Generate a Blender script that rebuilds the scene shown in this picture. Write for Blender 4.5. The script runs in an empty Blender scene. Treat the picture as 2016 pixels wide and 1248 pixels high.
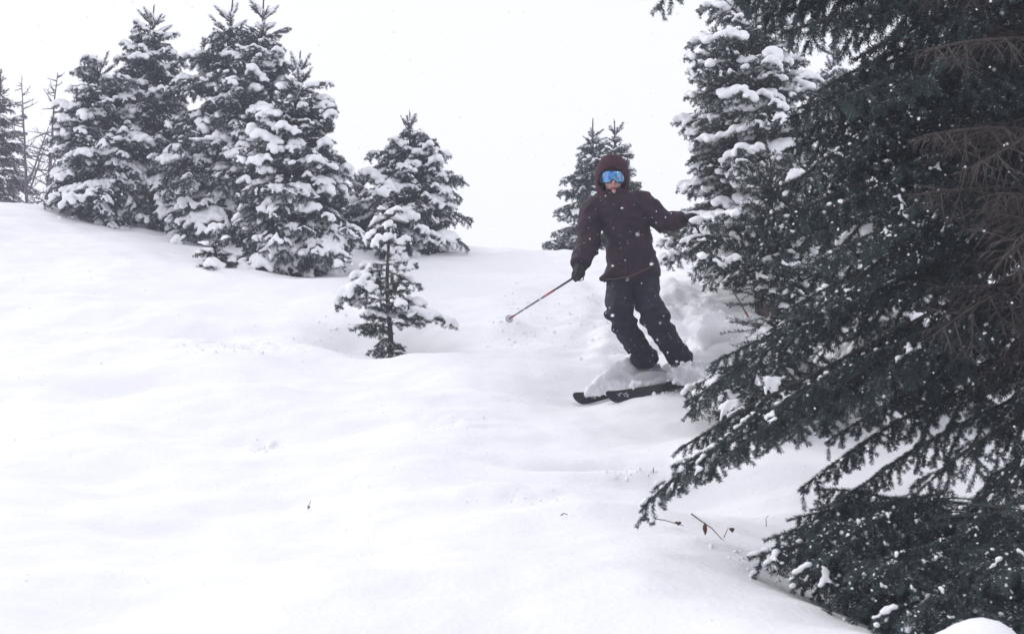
import bpy, bmesh, math, random
import numpy as np
from mathutils import Vector, Matrix, noise as mnoise

R = math.radians
sc = bpy.context.scene
COL = sc.collection
rnd = random.Random(7)

# ---------------------------------------------------------------- camera, world, sun, exposure
CZ = 1.5            # eye height
FP = 2500.0         # focal length in photo pixels (2016 wide)
cam_d = bpy.data.cameras.new('camera')
cam = bpy.data.objects.new('camera', cam_d); COL.objects.link(cam)
cam.location = (0, 0, CZ); cam.rotation_euler = (R(90), 0, 0)
cam_d.sensor_width = 36.0; cam_d.lens = 36.0 * FP / 2016.0
cam_d.clip_start = 0.05; cam_d.clip_end = 2000
cam_d.dof.use_dof = True; cam_d.dof.focus_distance = 10.5; cam_d.dof.aperture_fstop = 7.0
sc.camera = cam

SUN_EL, SUN_AZ = R(36), R(-52)     # high behind a thick overcast
world = bpy.data.worlds.new('World'); sc.world = world; world.use_nodes = True
wn = world.node_tree; wn.nodes.clear()
sky = wn.nodes.new('ShaderNodeTexSky'); sky.sky_type = 'NISHITA'; sky.sun_disc = False
sky.sun_elevation = SUN_EL; sky.sun_rotation = SUN_AZ; sky.air_density = 1.0; sky.dust_density = 5.0
bg_sky = wn.nodes.new('ShaderNodeBackground'); bg_sky.inputs['Strength'].default_value = 0.05
bg_cloud = wn.nodes.new('ShaderNodeBackground')          # the even lid of snow cloud
bg_cloud.inputs['Color'].default_value = (0.915, 0.925, 1.0, 1); bg_cloud.inputs['Strength'].default_value = 0.92
mixw = wn.nodes.new('ShaderNodeMixShader'); mixw.inputs[0].default_value = 0.88
wo = wn.nodes.new('ShaderNodeOutputWorld')
wn.links.new(sky.outputs[0], bg_sky.inputs['Color'])
wn.links.new(bg_sky.outputs[0], mixw.inputs[1]); wn.links.new(bg_cloud.outputs[0], mixw.inputs[2])
wn.links.new(mixw.outputs[0], wo.inputs['Surface'])

sun_d = bpy.data.lights.new('sun', 'SUN'); sun_d.energy = 0.85; sun_d.angle = R(35); sun_d.color = (1.0, 0.97, 0.96)
sun = bpy.data.objects.new('sun', sun_d); COL.objects.link(sun)
_sd = Vector((math.sin(SUN_AZ) * math.cos(SUN_EL), math.cos(SUN_AZ) * math.cos(SUN_EL), math.sin(SUN_EL)))
sun.rotation_euler = _sd.to_track_quat('Z', 'Y').to_euler()

sc.view_settings.view_transform = 'Standard'; sc.view_settings.look = 'None'
sc.view_settings.exposure = 0.38; sc.view_settings.gamma = 1.0; sc.view_settings.use_curve_mapping = False
sc.render.engine = 'CYCLES'
sc.cycles.use_denoising = True
sc.cycles.max_bounces = 8; sc.cycles.diffuse_bounces = 4; sc.cycles.volume_bounces = 1
sc.cycles.transparent_max_bounces = 4; sc.cycles.volume_step_rate = 2.0; sc.cycles.volume_max_steps = 64

# ---------------------------------------------------------------- helpers
def P(px, py, Y):
    """a point of the place: the line of sight through photo pixel (px,py) met at distance Y"""
    return Vector(((px - 1008.0) / FP * Y, Y, CZ - (py - 624.0) / FP * Y))

def tag(o, label=None, cat=None, group=None, kind=None):
    if label: o['label'] = label
    if cat: o['category'] = cat
    if group: o['group'] = group
    if kind: o['kind'] = kind
    return o

def link(name, data, parent=None, mats=None):
    o = bpy.data.objects.new(name, data); COL.objects.link(o)
    if parent is not None: o.parent = parent
    if mats and data is not None and len(data.materials) == 0:
        for m in mats: data.materials.append(m)
    return o

def empty(name, loc, **kw):
    o = bpy.data.objects.new(name, None); COL.objects.link(o)
    o.location = loc; o.empty_display_size = 0.1
    return tag(o, **kw)

def mesh_np(name, verts, faces_list, smooth=False, mats=None, mat_idx=None):
    """faces_list: list of (n,k) int arrays"""
    me = bpy.data.meshes.new(name)
    verts = np.asarray(verts, dtype=np.float32)
    me.vertices.add(len(verts)); me.vertices.foreach_set('co', verts.ravel())
    loops = np.concatenate([f.ravel() for f in faces_list]).astype(np.int32)
    sizes = np.concatenate([np.full(len(f), f.shape[1], np.int32) for f in faces_list])
    starts = np.concatenate([[0], np.cumsum(sizes)[:-1]]).astype(np.int32)
    me.loops.add(len(loops)); me.loops.foreach_set('vertex_index', loops)
    me.polygons.add(len(sizes)); me.polygons.foreach_set('loop_start', starts)
    me.polygons.foreach_set('loop_total', sizes)
    if mat_idx is not None: me.polygons.foreach_set('material_index', np.asarray(mat_idx, np.int32))
    me.polygons.foreach_set('use_smooth', np.full(len(sizes), smooth, bool))
    me.update(calc_edges=True)
    if mats:
        for m in mats: me.materials.append(m)
    return me

# numpy gradient noise
_pr = np.random.RandomState(11)
_perm = _pr.permutation(512)
_grad = _pr.rand(512) * 2 * np.pi
def pn(x, y, s=0):
    xi = np.floor(x).astype(int); yi = np.floor(y).astype(int)
    xf = x - xi; yf = y - yi
    def g(ix, iy, dx, dy):
        h = _perm[(_perm[(ix + s * 17) % 512] + iy) % 512]; a = _grad[h]
        return np.cos(a) * dx + np.sin(a) * dy
    u = xf ** 3 * (xf * (xf * 6 - 15) + 10); v = yf ** 3 * (yf * (yf * 6 - 15) + 10)
    a = g(xi, yi, xf, yf); b = g(xi + 1, yi, xf - 1, yf); c = g(xi, yi + 1, xf, yf - 1); d = g(xi + 1, yi + 1, xf - 1, yf - 1)
    return ((a * (1 - u) + b * u) * (1 - v) + (c * (1 - u) + d * u) * v) * 1.5
def fbm(x, y, o=3, s=0):
    t = 0; a = 1.0
    for k in range(o):
        t = t + a * pn(x * 2 ** k + k * 7.3, y * 2 ** k + k * 3.1, s + k); a *= 0.5
    return t

# ---------------------------------------------------------------- materials
def mat(name, col, rough=0.7, col2=None, nscale=20.0, bump=0.0, bscale=60.0, spec=0.3, metal=0.0, randomize=0.0, detail=4.0, sheen=0.0, sub=0.0):
    m = bpy.data.materials.new(name); m.use_nodes = True
    nt = m.node_tree; b = nt.nodes['Principled BSDF']
    b.inputs['Base Color'].default_value = (*col, 1); b.inputs['Roughness'].default_value = rough
    b.inputs['Specular IOR Level'].default_value = spec; b.inputs['Metallic'].default_value = metal
    if sheen: b.inputs['Sheen Weight'].default_value = sheen
    if sub:
        b.inputs['Subsurface Weight'].default_value = sub
        b.inputs['Subsurface Radius'].default_value = (0.03, 0.035, 0.05); b.inputs['Subsurface Scale'].default_value = 0.6
    tc = nt.nodes.new('ShaderNodeTexCoord')
    if col2 is not None:
        nz = nt.nodes.new('ShaderNodeTexNoise'); nz.inputs['Scale'].default_value = nscale; nz.inputs['Detail'].default_value = detail
        nt.links.new(tc.outputs['Object'], nz.inputs['Vector'])
        mr = nt.nodes.new('ShaderNodeMapRange'); mr.inputs['From Min'].default_value = 0.35; mr.inputs['From Max'].default_value = 0.65
        nt.links.new(nz.outputs['Fac'], mr.inputs['Value'])
        mx = nt.nodes.new('ShaderNodeMix'); mx.data_type = 'RGBA'
        mx.inputs['A'].default_value = (*col, 1); mx.inputs['B'].default_value = (*col2, 1)
        last = mr.outputs['Result']
        if randomize:
            oi = nt.nodes.new('ShaderNodeObjectInfo')
            ma = nt.nodes.new('ShaderNodeMath'); ma.operation = 'MULTIPLY_ADD'
            ma.inputs[1].default_value = randomize; nt.links.new(oi.outputs['Random'], ma.inputs[0])
            sb = nt.nodes.new('ShaderNodeMath'); sb.operation = 'SUBTRACT'; sb.use_clamp = True
            sb.inputs[1].default_value = randomize * 0.5
            nt.links.new(last, ma.inputs[2]); nt.links.new(ma.outputs[0], sb.inputs[0]); last = sb.outputs[0]
        nt.links.new(last, mx.inputs['Factor']); nt.links.new(mx.outputs['Result'], b.inputs['Base Color'])
    if bump:
        n2 = nt.nodes.new('ShaderNodeTexNoise'); n2.inputs['Scale'].default_value = bscale; n2.inputs['Detail'].default_value = 5
        nt.links.new(tc.outputs['Object'], n2.inputs['Vector'])
        bp = nt.nodes.new('ShaderNodeBump'); bp.inputs['Strength'].default_value = bump; bp.inputs['Distance'].default_value = 0.01
        nt.links.new(n2.outputs['Fac'], bp.inputs['Height']); nt.links.new(bp.outputs['Normal'], b.inputs['Normal'])
    return m

M = {}
M['snow_ground'] = mat('snow_ground', (0.885, 0.885, 0.905), 0.75, bump=0.55, bscale=30, spec=0.15)
M['snow'] = mat('snow_load', (0.90, 0.90, 0.92), 0.8, bump=0.35, bscale=60, spec=0.15)
M['needle'] = mat('fir_needles', (0.015, 0.030, 0.029), 0.62, (0.042, 0.062, 0.052), 9.0, spec=0.25, randomize=0.5)
M['needle_blue'] = mat('blue_fir_needles', (0.013, 0.025, 0.031), 0.62, (0.034, 0.049, 0.054), 9.0, spec=0.25, randomize=0.5)
M['needle_near'] = mat('near_fir_needles', (0.019, 0.041, 0.046), 0.6, (0.058, 0.090, 0.092), 5.0, spec=0.3, randomize=1.1)
M['needle_toplit'] = mat('toplit_pale_needles', (0.10, 0.13, 0.135), 0.5, (0.15, 0.18, 0.18), 9.0, spec=0.35)  # skylight on the shoot tops, put into the needle colour
M['needle_brown'] = mat('browned_needles', (0.040, 0.030, 0.032), 0.7, (0.028, 0.036, 0.034), 8.0, spec=0.2, randomize=0.4)
M['bark'] = mat('fir_bark', (0.055, 0.043, 0.040), 0.85, (0.10, 0.085, 0.08), 30.0, bump=0.8, bscale=50, spec=0.15)
M['deadwood'] = mat('dead_wood', (0.10, 0.085, 0.10), 0.9, (0.18, 0.16, 0.18), 25.0, bump=0.6, bscale=50, spec=0.1)
M['stem'] = mat('dry_stem', (0.16, 0.075, 0.05), 0.8, (0.09, 0.045, 0.035), 40.0, spec=0.2)
M['jacket'] = mat('maroon_shell_fabric', (0.016, 0.007, 0.015), 0.72, (0.034, 0.013, 0.026), 9.0, bump=0.6, bscale=28, spec=0.25)
M['hood'] = mat('maroon_hood_fabric', (0.038, 0.012, 0.021), 0.9, (0.058, 0.018, 0.029), 18.0, bump=0.3, bscale=55, spec=0.25)
M['trouser'] = mat('black_trouser_fabric', (0.005, 0.006, 0.014), 0.8, (0.011, 0.013, 0.025), 16.0, bump=0.4, bscale=40, spec=0.3)
M['glove'] = mat('black_glove_leather', (0.006, 0.006, 0.009), 0.75, (0.012, 0.012, 0.016), 30.0, bump=0.3, bscale=80, spec=0.35)
M['skin'] = mat('skin', (0.52, 0.33, 0.29), 0.6, (0.56, 0.30, 0.27), 25.0, spec=0.35, sub=0.05)
M['lips'] = mat('lips', (0.30, 0.08, 0.08), 0.5, spec=0.3)
M['eye'] = mat('eye', (0.05, 0.03, 0.02), 0.3)
M['cap'] = mat('brown_cap_knit', (0.075, 0.045, 0.04), 0.9, (0.05, 0.032, 0.03), 60.0, bump=0.5, bscale=150, spec=0.1)
M['strap'] = mat('black_strap', (0.012, 0.012, 0.014), 0.7)
M['trim'] = mat('tan_hem_piping', (0.13, 0.08, 0.065), 0.7)
M['boot'] = mat('pale_blue_boot_shell', (0.24, 0.31, 0.42), 0.4, (0.36, 0.42, 0.50), 18.0, spec=0.5)
M['boot_red'] = mat('orange_buckle', (0.45, 0.10, 0.04), 0.4, spec=0.5)
M['steel'] = mat('steel', (0.45, 0.45, 0.47), 0.3, metal=0.9)
M['ski'] = mat('black_ski_topsheet', (0.010, 0.010, 0.012), 0.38, (0.018, 0.018, 0.022), 8.0, spec=0.3)
M['ski_mark'] = mat('pale_ski_graphic', (0.42, 0.42, 0.46), 0.4)
M['pole'] = mat('dark_pole_shaft', (0.015, 0.015, 0.018), 0.35, spec=0.5)
M['pole_red'] = mat('red_pole_band', (0.35, 0.05, 0.05), 0.4)
M['pole_white'] = mat('white_pole_band', (0.5, 0.5, 0.52), 0.4)
# mirrored goggle lens, blue shading to violet
def lens_mat():
    m = bpy.data.materials.new('blue_mirror_lens'); m.use_nodes = True
    nt = m.node_tree; b = nt.nodes['Principled BSDF']
    tc = nt.nodes.new('ShaderNodeTexCoord'); nz = nt.nodes.new('ShaderNodeTexNoise'); nz.inputs['Scale'].default_value = 20; nz.inputs['Detail'].default_value = 2
    cr = nt.nodes.new('ShaderNodeValToRGB'); e = cr.color_ramp.elements
    e[0].position = 0.38; e[0].color = (0.03, 0.12, 0.42, 1); e[1].position = 0.66; e[1].color = (0.28, 0.22, 0.48, 1)
    n = e.new(0.50); n.color = (0.08, 0.28, 0.62, 1); n = e.new(0.58); n.color = (0.18, 0.46, 0.70, 1)
    nt.links.new(tc.outputs['Object'], nz.inputs['Vector']); nt.links.new(nz.outputs['Fac'], cr.inputs['Fac'])
    nt.links.new(cr.outputs['Color'], b.inputs['Base Color'])
    b.inputs['Metallic'].default_value = 0.55; b.inputs['Roughness'].default_value = 0.18
    return m
M['lens'] = lens_mat()

# ---------------------------------------------------------------- the lie of the land
# (photo pixel, distance) of points on the snow surface
ctrl = [
 # bottom edge and near foreground
 (0,1248,4.3),(500,1248,4.3),(1000,1248,4.2),(1400,1248,4.0),(1700,1248,3.9),
 (0,1080,5.5),(500,1090,5.4),(1000,1080,5.4),(1250,1060,5.4),(1455,1096,5.1),(1560,1148,4.65),(1690,1228,4.15),
 (0,930,7.0),(450,940,7.0),(800,950,6.8),(1100,960,6.7),(1180,990,6.3),
 (0,800,8.6),(400,810,8.5),(800,820,8.4),(1100,830,8.4),(1400,850,8.4),
 (0,680,10.4),(300,690,10.2),(600,720,10.0),(900,735,9.9),(1127,798,9.28),(1192,797,9.06),(1300,765,9.52),(1240,779,9.3),(1060,765,9.4),(1400,757,9.7),(1500,745,9.9),
 (0,560,12.6),(300,570,12.4),(600,600,12.0),(768,692,11.0),(900,640,11.4),(1000,638,11.3),(1200,640,11.5),(1450,640,11.4),(1650,690,10.5),
 (0,470,14.6),(150,490,14.4),(350,520,14.0),(570,538,14.0),(760,560,13.5),(1000,560,13.6),(1200,560,13.6),(1440,575,13.2),(1750,640,12),
 (0,406,16.8),(120,424,16.8),(260,452,16.6),(370,478,16.2),(520,484,16.6),(700,486,17.0),(900,490,17.2),(1080,500,17.4),(1250,506,17.2),(1450,535,16.0),(1650,590,14.5),(1900,610,14.0),
 # hollow under the trees at the right
 (1500,900,7.2),(1420,1000,6.8),(1480,1062,6.2),(1700,900,7.3),(1650,1010,6.6),(1800,760,9.2),(2000,760,9.4),(2000,900,7.6),(1300,915,7.5),
]
pts = [P(*c) for c in ctrl]
ctl = [(p.x, p.y, p.z) for p in pts]
ctl += [(1.75, 5.4, 0.16), (2.5, 5.2, 0.15), (1.85, 4.4, 0.10), (2.4, 4.2, 0.14), (3.5, 5.0, 0.2), (3.2, 7.0, 0.5), (4.5, 9.5, 1.0), (1.0, 3.0, 0.22), (2.0, 2.8, 0.25), (0, 2.5, 0.25), (-2, 2.5, 0.3), (-4, 4.0, 0.6), (0, 0, 0.0), (-5, 0, 0.3), (5, 0, 0.1), (6, 5, 0.4),
        (-9.5, 22, 3.05), (-14, 22, 3.4), (-5, 20, 2.55), (0, 21, 2.2), (5, 20, 1.5), (9, 17, 1.1), (-6, 26, 2.2), (0, 26, 1.2), (6, 26, 0.4), (-15, 30, 2.4), (12, 30, -1.2), (0, 38, -2.2), (-9, 10, 1.9), (-12, 16, 3.0), (-10, 5, 1.2), (9, 10, 1.2),
        (-60, -60, -6), (0, -60, -9), (60, -60, -7), (-60, 0, 1.5), (60, 0, 0), (-60, 60, -8), (0, 60, -9), (60, 60, -10), (-30, -25, -2), (30, -25, -3), (0, -20, -2.0), (30, 20, 0), (-30, 12, 3)]
ctl = np.array(ctl)
def tps_fit(c, lam=0.02):
    n = len(c); d = np.hypot(c[:, None, 0] - c[None, :, 0], c[:, None, 1] - c[None, :, 1])
    K = np.where(d > 0, d * d * np.log(d + 1e-9), 0) + lam * np.eye(n)
    Q = np.c_[np.ones(n), c[:, :2]]
    A = np.block([[K, Q], [Q.T, np.zeros((3, 3))]])
    return np.linalg.solve(A, np.r_[c[:, 2], 0, 0, 0])
W = tps_fit(ctl)
# (x, y, radius, height) of round swellings and hollows
bumps = []
def bump(px, py, Y, r, h, r2=None):
    p = P(px, py, Y); bumps.append((p.x, p.y, r, r2 or r, h))
bump(768, 700, 11.0, 0.34, -0.10, 0.34); bump(735, 690, 10.75, 0.22, 0.06); bump(690, 640, 11.3, 0.30, -0.10, 0.45); bump(660, 690, 10.6, 0.35, 0.05)
bump(860, 710, 10.7, 0.25, -0.05); bump(575, 528, 14.4, 0.5, -0.05, 0.35)
bump(1955, 1235, 3.45, 0.22, 0.19, 0.24); bump(1240, 905, 7.35, 0.46, -0.22, 0.14); bump(1250, 928, 7.12, 0.38, 0.06, 0.08)
bump(500, 850, 7.9, 0.22, -0.035, 0.12); bump(700, 790, 6.6, 0.5, -0.03, 0.3); bump(1000, 985, 6.5, 0.35, 0.03, 0.10); bump(1010, 1000, 6.25, 0.4, -0.025, 0.12)
bump(330, 620, 10.9, 0.7, -0.07, 0.3); bump(180, 560, 12.2, 0.8, -0.06, 0.25); bump(640, 1010, 6.1, 0.35, -0.04, 0.25); bump(430, 640, 10.9, 0.35, -0.05, 0.25)
bump(250, 700, 9.2, 0.9, -0.05, 0.25); bump(900, 700, 10.2, 0.6, 0.04, 0.3); bump(450, 770, 8.8, 0.6, 0.05, 0.3)
bump(1010, 615, 11.3, 0.16, 0.06, 0.12); bump(1480, 560, 13.0, 0.5, 0.12, 0.4); bump(350, 1010, 6.0, 0.6, -0.045, 0.2)
def gz(x, y):
    x = np.atleast_1d(np.asarray(x, float)); y = np.atleast_1d(np.asarray(y, float)); z = np.zeros(x.shape)
    flat_x, flat_y = x.ravel(), y.ravel(); out = np.empty(flat_x.shape)
    for i in range(0, len(flat_x), 40000):
        xs, ys = flat_x[i:i + 40000], flat_y[i:i + 40000]
        d2 = (xs[:, None] - ctl[None, :, 0]) ** 2 + (ys[:, None] - ctl[None, :, 1]) ** 2
        out[i:i + 40000] = (0.5 * d2 * np.log(d2 + 1e-12)) @ W[:-3] + W[-3] + W[-2] * xs + W[-1] * ys
    z = out.reshape(x.shape)
    for bx, by, r1, r2, h in bumps:
        z = z + 1.5 * h * np.exp(-((x - bx) / r1) ** 2 - ((y - by) / r2) ** 2)
    # soft drifts and wind ripples
    z = z + 0.085 * fbm(x * 0.6, y * 0.85, 2, 1) + 0.026 * fbm(x * 1.6 + 3, y * 2.4, 3, 4)
    # ski tracks and churned snow coming down from the crest behind the skier
    for k, (cx, sl) in enumerate([(1.05, 0.10), (1.45, 0.13), (0.6, 0.02)]):
        tx = cx + sl * (y - 10) + 0.25 * np.sin(y * 0.9 + k * 1.3)
        wv = np.exp(-((x - tx) / 0.12) ** 2) * np.clip((y - 10.0) / 0.8, 0, 1) * np.clip((17.5 - y) / 2.0, 0, 1)
        z = z - 0.055 * wv
    ch = np.exp(-((x - (1.35 + 0.08 * (y - 10))) / 0.75) ** 2) * np.clip((y - 9.9) / 0.7, 0, 1) * np.clip((14.8 - y) / 2.0, 0, 1)
    z = z + ch * (0.085 * fbm(x * 4.5, y * 4.5, 4, 6))
    # broken crust patches
    for px, py, Y, r, a in ((440, 655, 10.6, 0.45, .03), (545, 665, 10.5, 0.4, .02), (900, 835, 8.2, 0.3, .02), (1260, 910, 7.3, 0.45, .035), (1030, 985, 6.4, 0.3, .02), (1600, 640, 10.2, .8, .04), (520, 852, 7.9, .15, .03), (1110, 1010, 6.2, .15, .02)):
        p = P(px, py, Y)
        z = z + np.exp(-((x - p.x) / r) ** 2 - ((y - p.y) / (r * .55)) ** 2) * a * fbm(x * 9, y * 9, 3, 9)
    return z
def g1(x, y): return float(gz([x], [y])[0])
def hit(px, py, y0=4.0, y1=16.0):
    """distance at which the line of sight through a photo pixel meets the snow"""
    Y = np.arange(y0, y1, .02); X = (px - 1008) / FP * Y; Z = CZ - (py - 624) / FP * Y
    b = np.nonzero(gz(X, Y) > Z)[0]
    return float(Y[b[0]]) if len(b) else y1

def axis(lo, a, b, hi, fine, growth=1.13):
    mid = list(np.arange(a, b, fine)); left = []; s = fine; v = a
    while v > lo: s *= growth; v -= s; left.append(max(v, lo))
    right = []; s = fine; v = mid[-1]
    while v < hi: s *= growth; v += s; right.append(min(v, hi))
    return np.array(sorted(set(left)) + mid + right)
gx = axis(-60, -7.2, 5.2, 60, 0.034); gy = axis(-60, 3.0, 17.8, 60, 0.034)
GX, GY = np.meshgrid(gx, gy)
GZ = gz(GX, GY)
nx, ny = len(gx), len(gy)
idx = np.arange(nx * ny).reshape(ny, nx)
quads = np.stack([idx[:-1, :-1], idx[:-1, 1:], idx[1:, 1:], idx[1:, :-1]], -1).reshape(-1, 4)
gm = mesh_np('snow_ground', np.stack([GX, GY, GZ], -1).reshape(-1, 3), [quads], True, [M['snow_ground']])
ground = link('snow_ground', gm)
tag(ground, 'smooth deep white snow slope rolling down from the crest', None, None, 'structure')

# ---------------------------------------------------------------- conifer pieces
class Shoots:
    def __init__(s): s.pl = []      # (points (n,3), needle length, wood radius, needle density factor)
    def add(s, pts, nl, wr, dens=1.0): s.pl.append((np.array(pts, float), nl, wr, dens))

def curve(p0, d0, L, n, droop, rng, wob=0.06):
    """polyline starting at p0 in direction d0, bending down by droop"""
    p = np.array(p0, float); d = np.array(d0, float); d /= np.linalg.norm(d); out = [p.copy()]
    st = L / n
    for k in range(n):
        d = d + np.array([rng.gauss(0, wob), rng.gauss(0, wob), rng.gauss(0, wob * .7) - droop / n]); d /= np.linalg.norm(d)
        p = p + d * st; out.append(p.copy())
    return np.array(out)

def gen_bough(L, seed, nl=0.026, droop2=0.45, sp2=0.055, sp3=0.042, spread=0.46, hang=0.25, bare=0.12, sag=0.25, l3max=0.11):
    rng = random.Random(seed); S = Shoots()
    n = max(6, int(L / 0.05))
    main = curve((0, 0, 0), (1, 0, 0.10 + sag * .5), L, n, sag * 1.6, rng, 0.03)
    S.add(main, nl, 0.004 + 0.005 * L, 1.0)
    s = max(0.05, L * bare); side = 1
    while s < L * 0.985:
        t = s / L; i = min(n - 1, int(t * n)); f = t * n - i
        p = main[i] * (1 - f) + main[i + 1] * f; ax = main[min(n, i + 1)] - main[i]; ax /= np.linalg.norm(ax)
        l2 = (L * spread * (1 - t) ** 0.7 * min(1, 0.45 + t * 2.2) + 0.045) * rng.uniform(0.65, 1.15)
        a = R(rng.uniform(42, 62)); lat = np.array([-ax[1], ax[0], 0]); lat /= (np.linalg.norm(lat) + 1e-9)
        d = ax * math.cos(a) + lat * side * math.sin(a) + np.array([0, 0, rng.uniform(-.30, .16)])
        m = max(2, int(l2 / 0.04))
        c2 = curve(p, d, l2, m, droop2 * rng.uniform(.4, 1.4), rng, 0.07)
        S.add(c2, nl, 0.003 + 0.003 * l2, 1.0)
        s3 = 0.04 + rng.uniform(0, .02); sd = 1
        while s3 < l2 * 0.93:
            t3 = s3 / l2; j = min(m - 1, int(t3 * m)); f = t3 * m - j
            q = c2[j] * (1 - f) + c2[j + 1] * f; a2 = c2[j + 1] - c2[j]; a2 /= np.linalg.norm(a2)
            l3 = min(l3max, (l2 - s3) * 0.55 + 0.035) * rng.uniform(.6, 1.2)
            lt = np.cross([0, 0, 1], a2); lt /= (np.linalg.norm(lt) + 1e-9); b = R(rng.uniform(38, 60))
            dd = a2 * math.cos(b) + lt * sd * math.sin(b) + np.array([0, 0, rng.uniform(-hang * 2.2, hang * .5)])
            S.add(curve(q, dd, l3, 2 if l3 < .07 else 3, 0.3, rng, 0.08), nl, 0.0028, 1.0)
            sd = -sd; s3 += sp3 * rng.uniform(.35, .75)
        # hanging spurs
        if rng.random() < hang * 1.6:
            S.add(curve(p, ax * .5 + np.array([0, side * .3, -.9]), rng.uniform(.05, .12), 2, .2, rng), nl, .0028, 1)
        side = -side; s += sp2 * rng.uniform(.35, .7)
    e = main[-1]; a1 = -math.atan2(e[1], e[0]); h_ = math.hypot(e[0], e[1]); a2 = math.atan2(e[2], h_); k = L / np.linalg.norm(e)
    Rz = np.array([[math.cos(a1), -math.sin(a1), 0], [math.sin(a1), math.cos(a1), 0], [0, 0, 1]])
    Ry = np.array([[math.cos(a2), 0, math.sin(a2)], [0, 1, 0], [-math.sin(a2), 0, math.cos(a2)]])
    S.pl = [((q @ (Ry @ Rz).T) * k, b_, c_, d_) for q, b_, c_, d_ in S.pl]
    return S

def needles(S, rng_seed, per_m, width, mats, up_bias=0.35, wood=True, minwood=0.0, frost_toplight=0.0, pale=0.0):
    rs = np.random.RandomState(rng_seed)
    P0 = []; D = []; LEN = []
    for pts, nl, wr, dens in S.pl:
        seg = pts[1:] - pts[:-1]; sl = np.linalg.norm(seg, axis=1); tot = sl.sum()
        n = max(4, int(tot * per_m * dens)); u = np.sort(rs.rand(n)) * tot; cum = np.r_[0, np.cumsum(sl)]
        k = np.clip(np.searchsorted(cum, u) - 1, 0, len(sl) - 1); f = (u - cum[k]) / sl[k]
        P0.append(pts[k] + seg[k] * f[:, None]); D.append(seg[k] / sl[k][:, None])
        LEN.append(nl * rs.uniform(.7, 1.15, n) * np.where(u > tot * .94, 0.8, 1.0))
    P0 = np.concatenate(P0); D = np.concatenate(D); LEN = np.concatenate(LEN); n = len(P0)
    rv = rs.normal(size=(n, 3)); rv[:, 2] += up_bias
    rv -= (rv * D).sum(1)[:, None] * D; rv /= np.linalg.norm(rv, axis=1)[:, None] + 1e-9
    ang = np.radians(rs.uniform(32, 68, n))[:, None]
    nd = D * np.cos(ang) + rv * np.sin(ang)
    wv = np.cross(nd, rs.normal(size=(n, 3))); wv /= np.linalg.norm(wv, axis=1)[:, None] + 1e-9
    w = (width * rs.uniform(.7, 1.2, n))[:, None]
    tip = P0 + nd * LEN[:, None]
    base = P0 + nd * LEN[:, None] * 0.25
    V = np.stack([base - wv * w * .5, base + wv * w * .5, tip], 1).reshape(-1, 3)
    F = np.arange(3 * n).reshape(-1, 3)
    fi = np.zeros(n, int)
    if frost_toplight:   # rime in patches on the upper needles, also painting in their lighter skylit tops
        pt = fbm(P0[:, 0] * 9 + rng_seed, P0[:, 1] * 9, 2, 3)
        fi[(rs.rand(n) < frost_toplight * np.clip(1 + 2.2 * pt, 0, 3)) & (rv[:, 2] > .25)] = 2
        fi[(fi == 0) & (rs.rand(n) < pale * np.clip(1 + 1.6 * pt, 0, 2.5)) & (rv[:, 2] > -.1)] = 3  # upper needles coloured paler, standing in for light from above
        mats = list(mats) + [M['snow'], M['needle_toplit']]
    faces = [F]; mi = [fi]; off = 3 * n; vs = [V]
    if wood:
        wq = []
        for pts, nl, wr, dens in S.pl:
            if wr < minwood: continue
            m = len(pts); t = np.linspace(1, .35, m) * wr
            ax = pts[-1] - pts[0]; a = np.cross(ax, [0.1, 0.2, 1]); a /= np.linalg.norm(a) + 1e-9; b = np.cross(ax, a); b /= np.linalg.norm(b) + 1e-9
            ks = 3 if wr < .008 else 5
            th = np.arange(ks) * 2 * np.pi / ks
            ring = (a[None] * np.cos(th)[:, None] + b[None] * np.sin(th)[:, None])
            vv = (pts[:, None] + ring[None] * t[:, None, None]).reshape(-1, 3)
            ii = np.arange(m * ks).reshape(m, ks) + off
            q = np.stack([ii[:-1], np.roll(ii, -1, 1)[:-1], np.roll(ii, -1, 1)[1:], ii[1:]], -1).reshape(-1, 4)
            vs.append(vv); wq.append(q); off += len(vv)
        wq = np.concatenate(wq); faces.append(wq); mi.append(np.ones(len(wq), int))
    return mesh_np('bough', np.concatenate(vs), faces, False, mats, np.concatenate(mi))

_ico = None
def ico():
    global _ico
    if _ico is None:
        bm = bmesh.new(); bmesh.ops.create_icosphere(bm, subdivisions=1, radius=1)
        bm.verts.ensure_lookup_table()
        _ico = (np.array([v.co[:] for v in bm.verts]), np.array([[v.index for v in f.verts] for f in bm.faces])); bm.free()
    return _ico
def blobs_mesh(C, Rr, squash=0.8):
    iv, jf = ico(); n = len(C); sc_ = np.ones((n, 1, 3)); sc_[:, :, 2] = squash
    V = (C[:, None] + iv[None] * sc_ * np.asarray(Rr)[:, None, None]).reshape(-1, 3)
    F = (jf[None] + (np.arange(n) * len(iv))[:, None, None]).reshape(-1, 3)
    return V, F
def remesh(me, voxel, smooth_it=3, name='remeshed', mats=None, smooth_f=0.5, disp=None):
    o = bpy.data.objects.new('tmp', me); COL.objects.link(o)
    m = o.modifiers.new('r', 'REMESH'); m.mode = 'VOXEL'; m.voxel_size = voxel; m.use_smooth_shade = True
    if smooth_it:
        s = o.modifiers.new('s', 'SMOOTH'); s.iterations = smooth_it; s.factor = smooth_f
    dg = bpy.context.evaluated_depsgraph_get()
    out = bpy.data.meshes.new_from_object(o.evaluated_get(dg)); out.name = name
    bpy.data.objects.remove(o); out.materials.clear()
    for k in (mats or []): out.materials.append(k)
    return out

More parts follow.
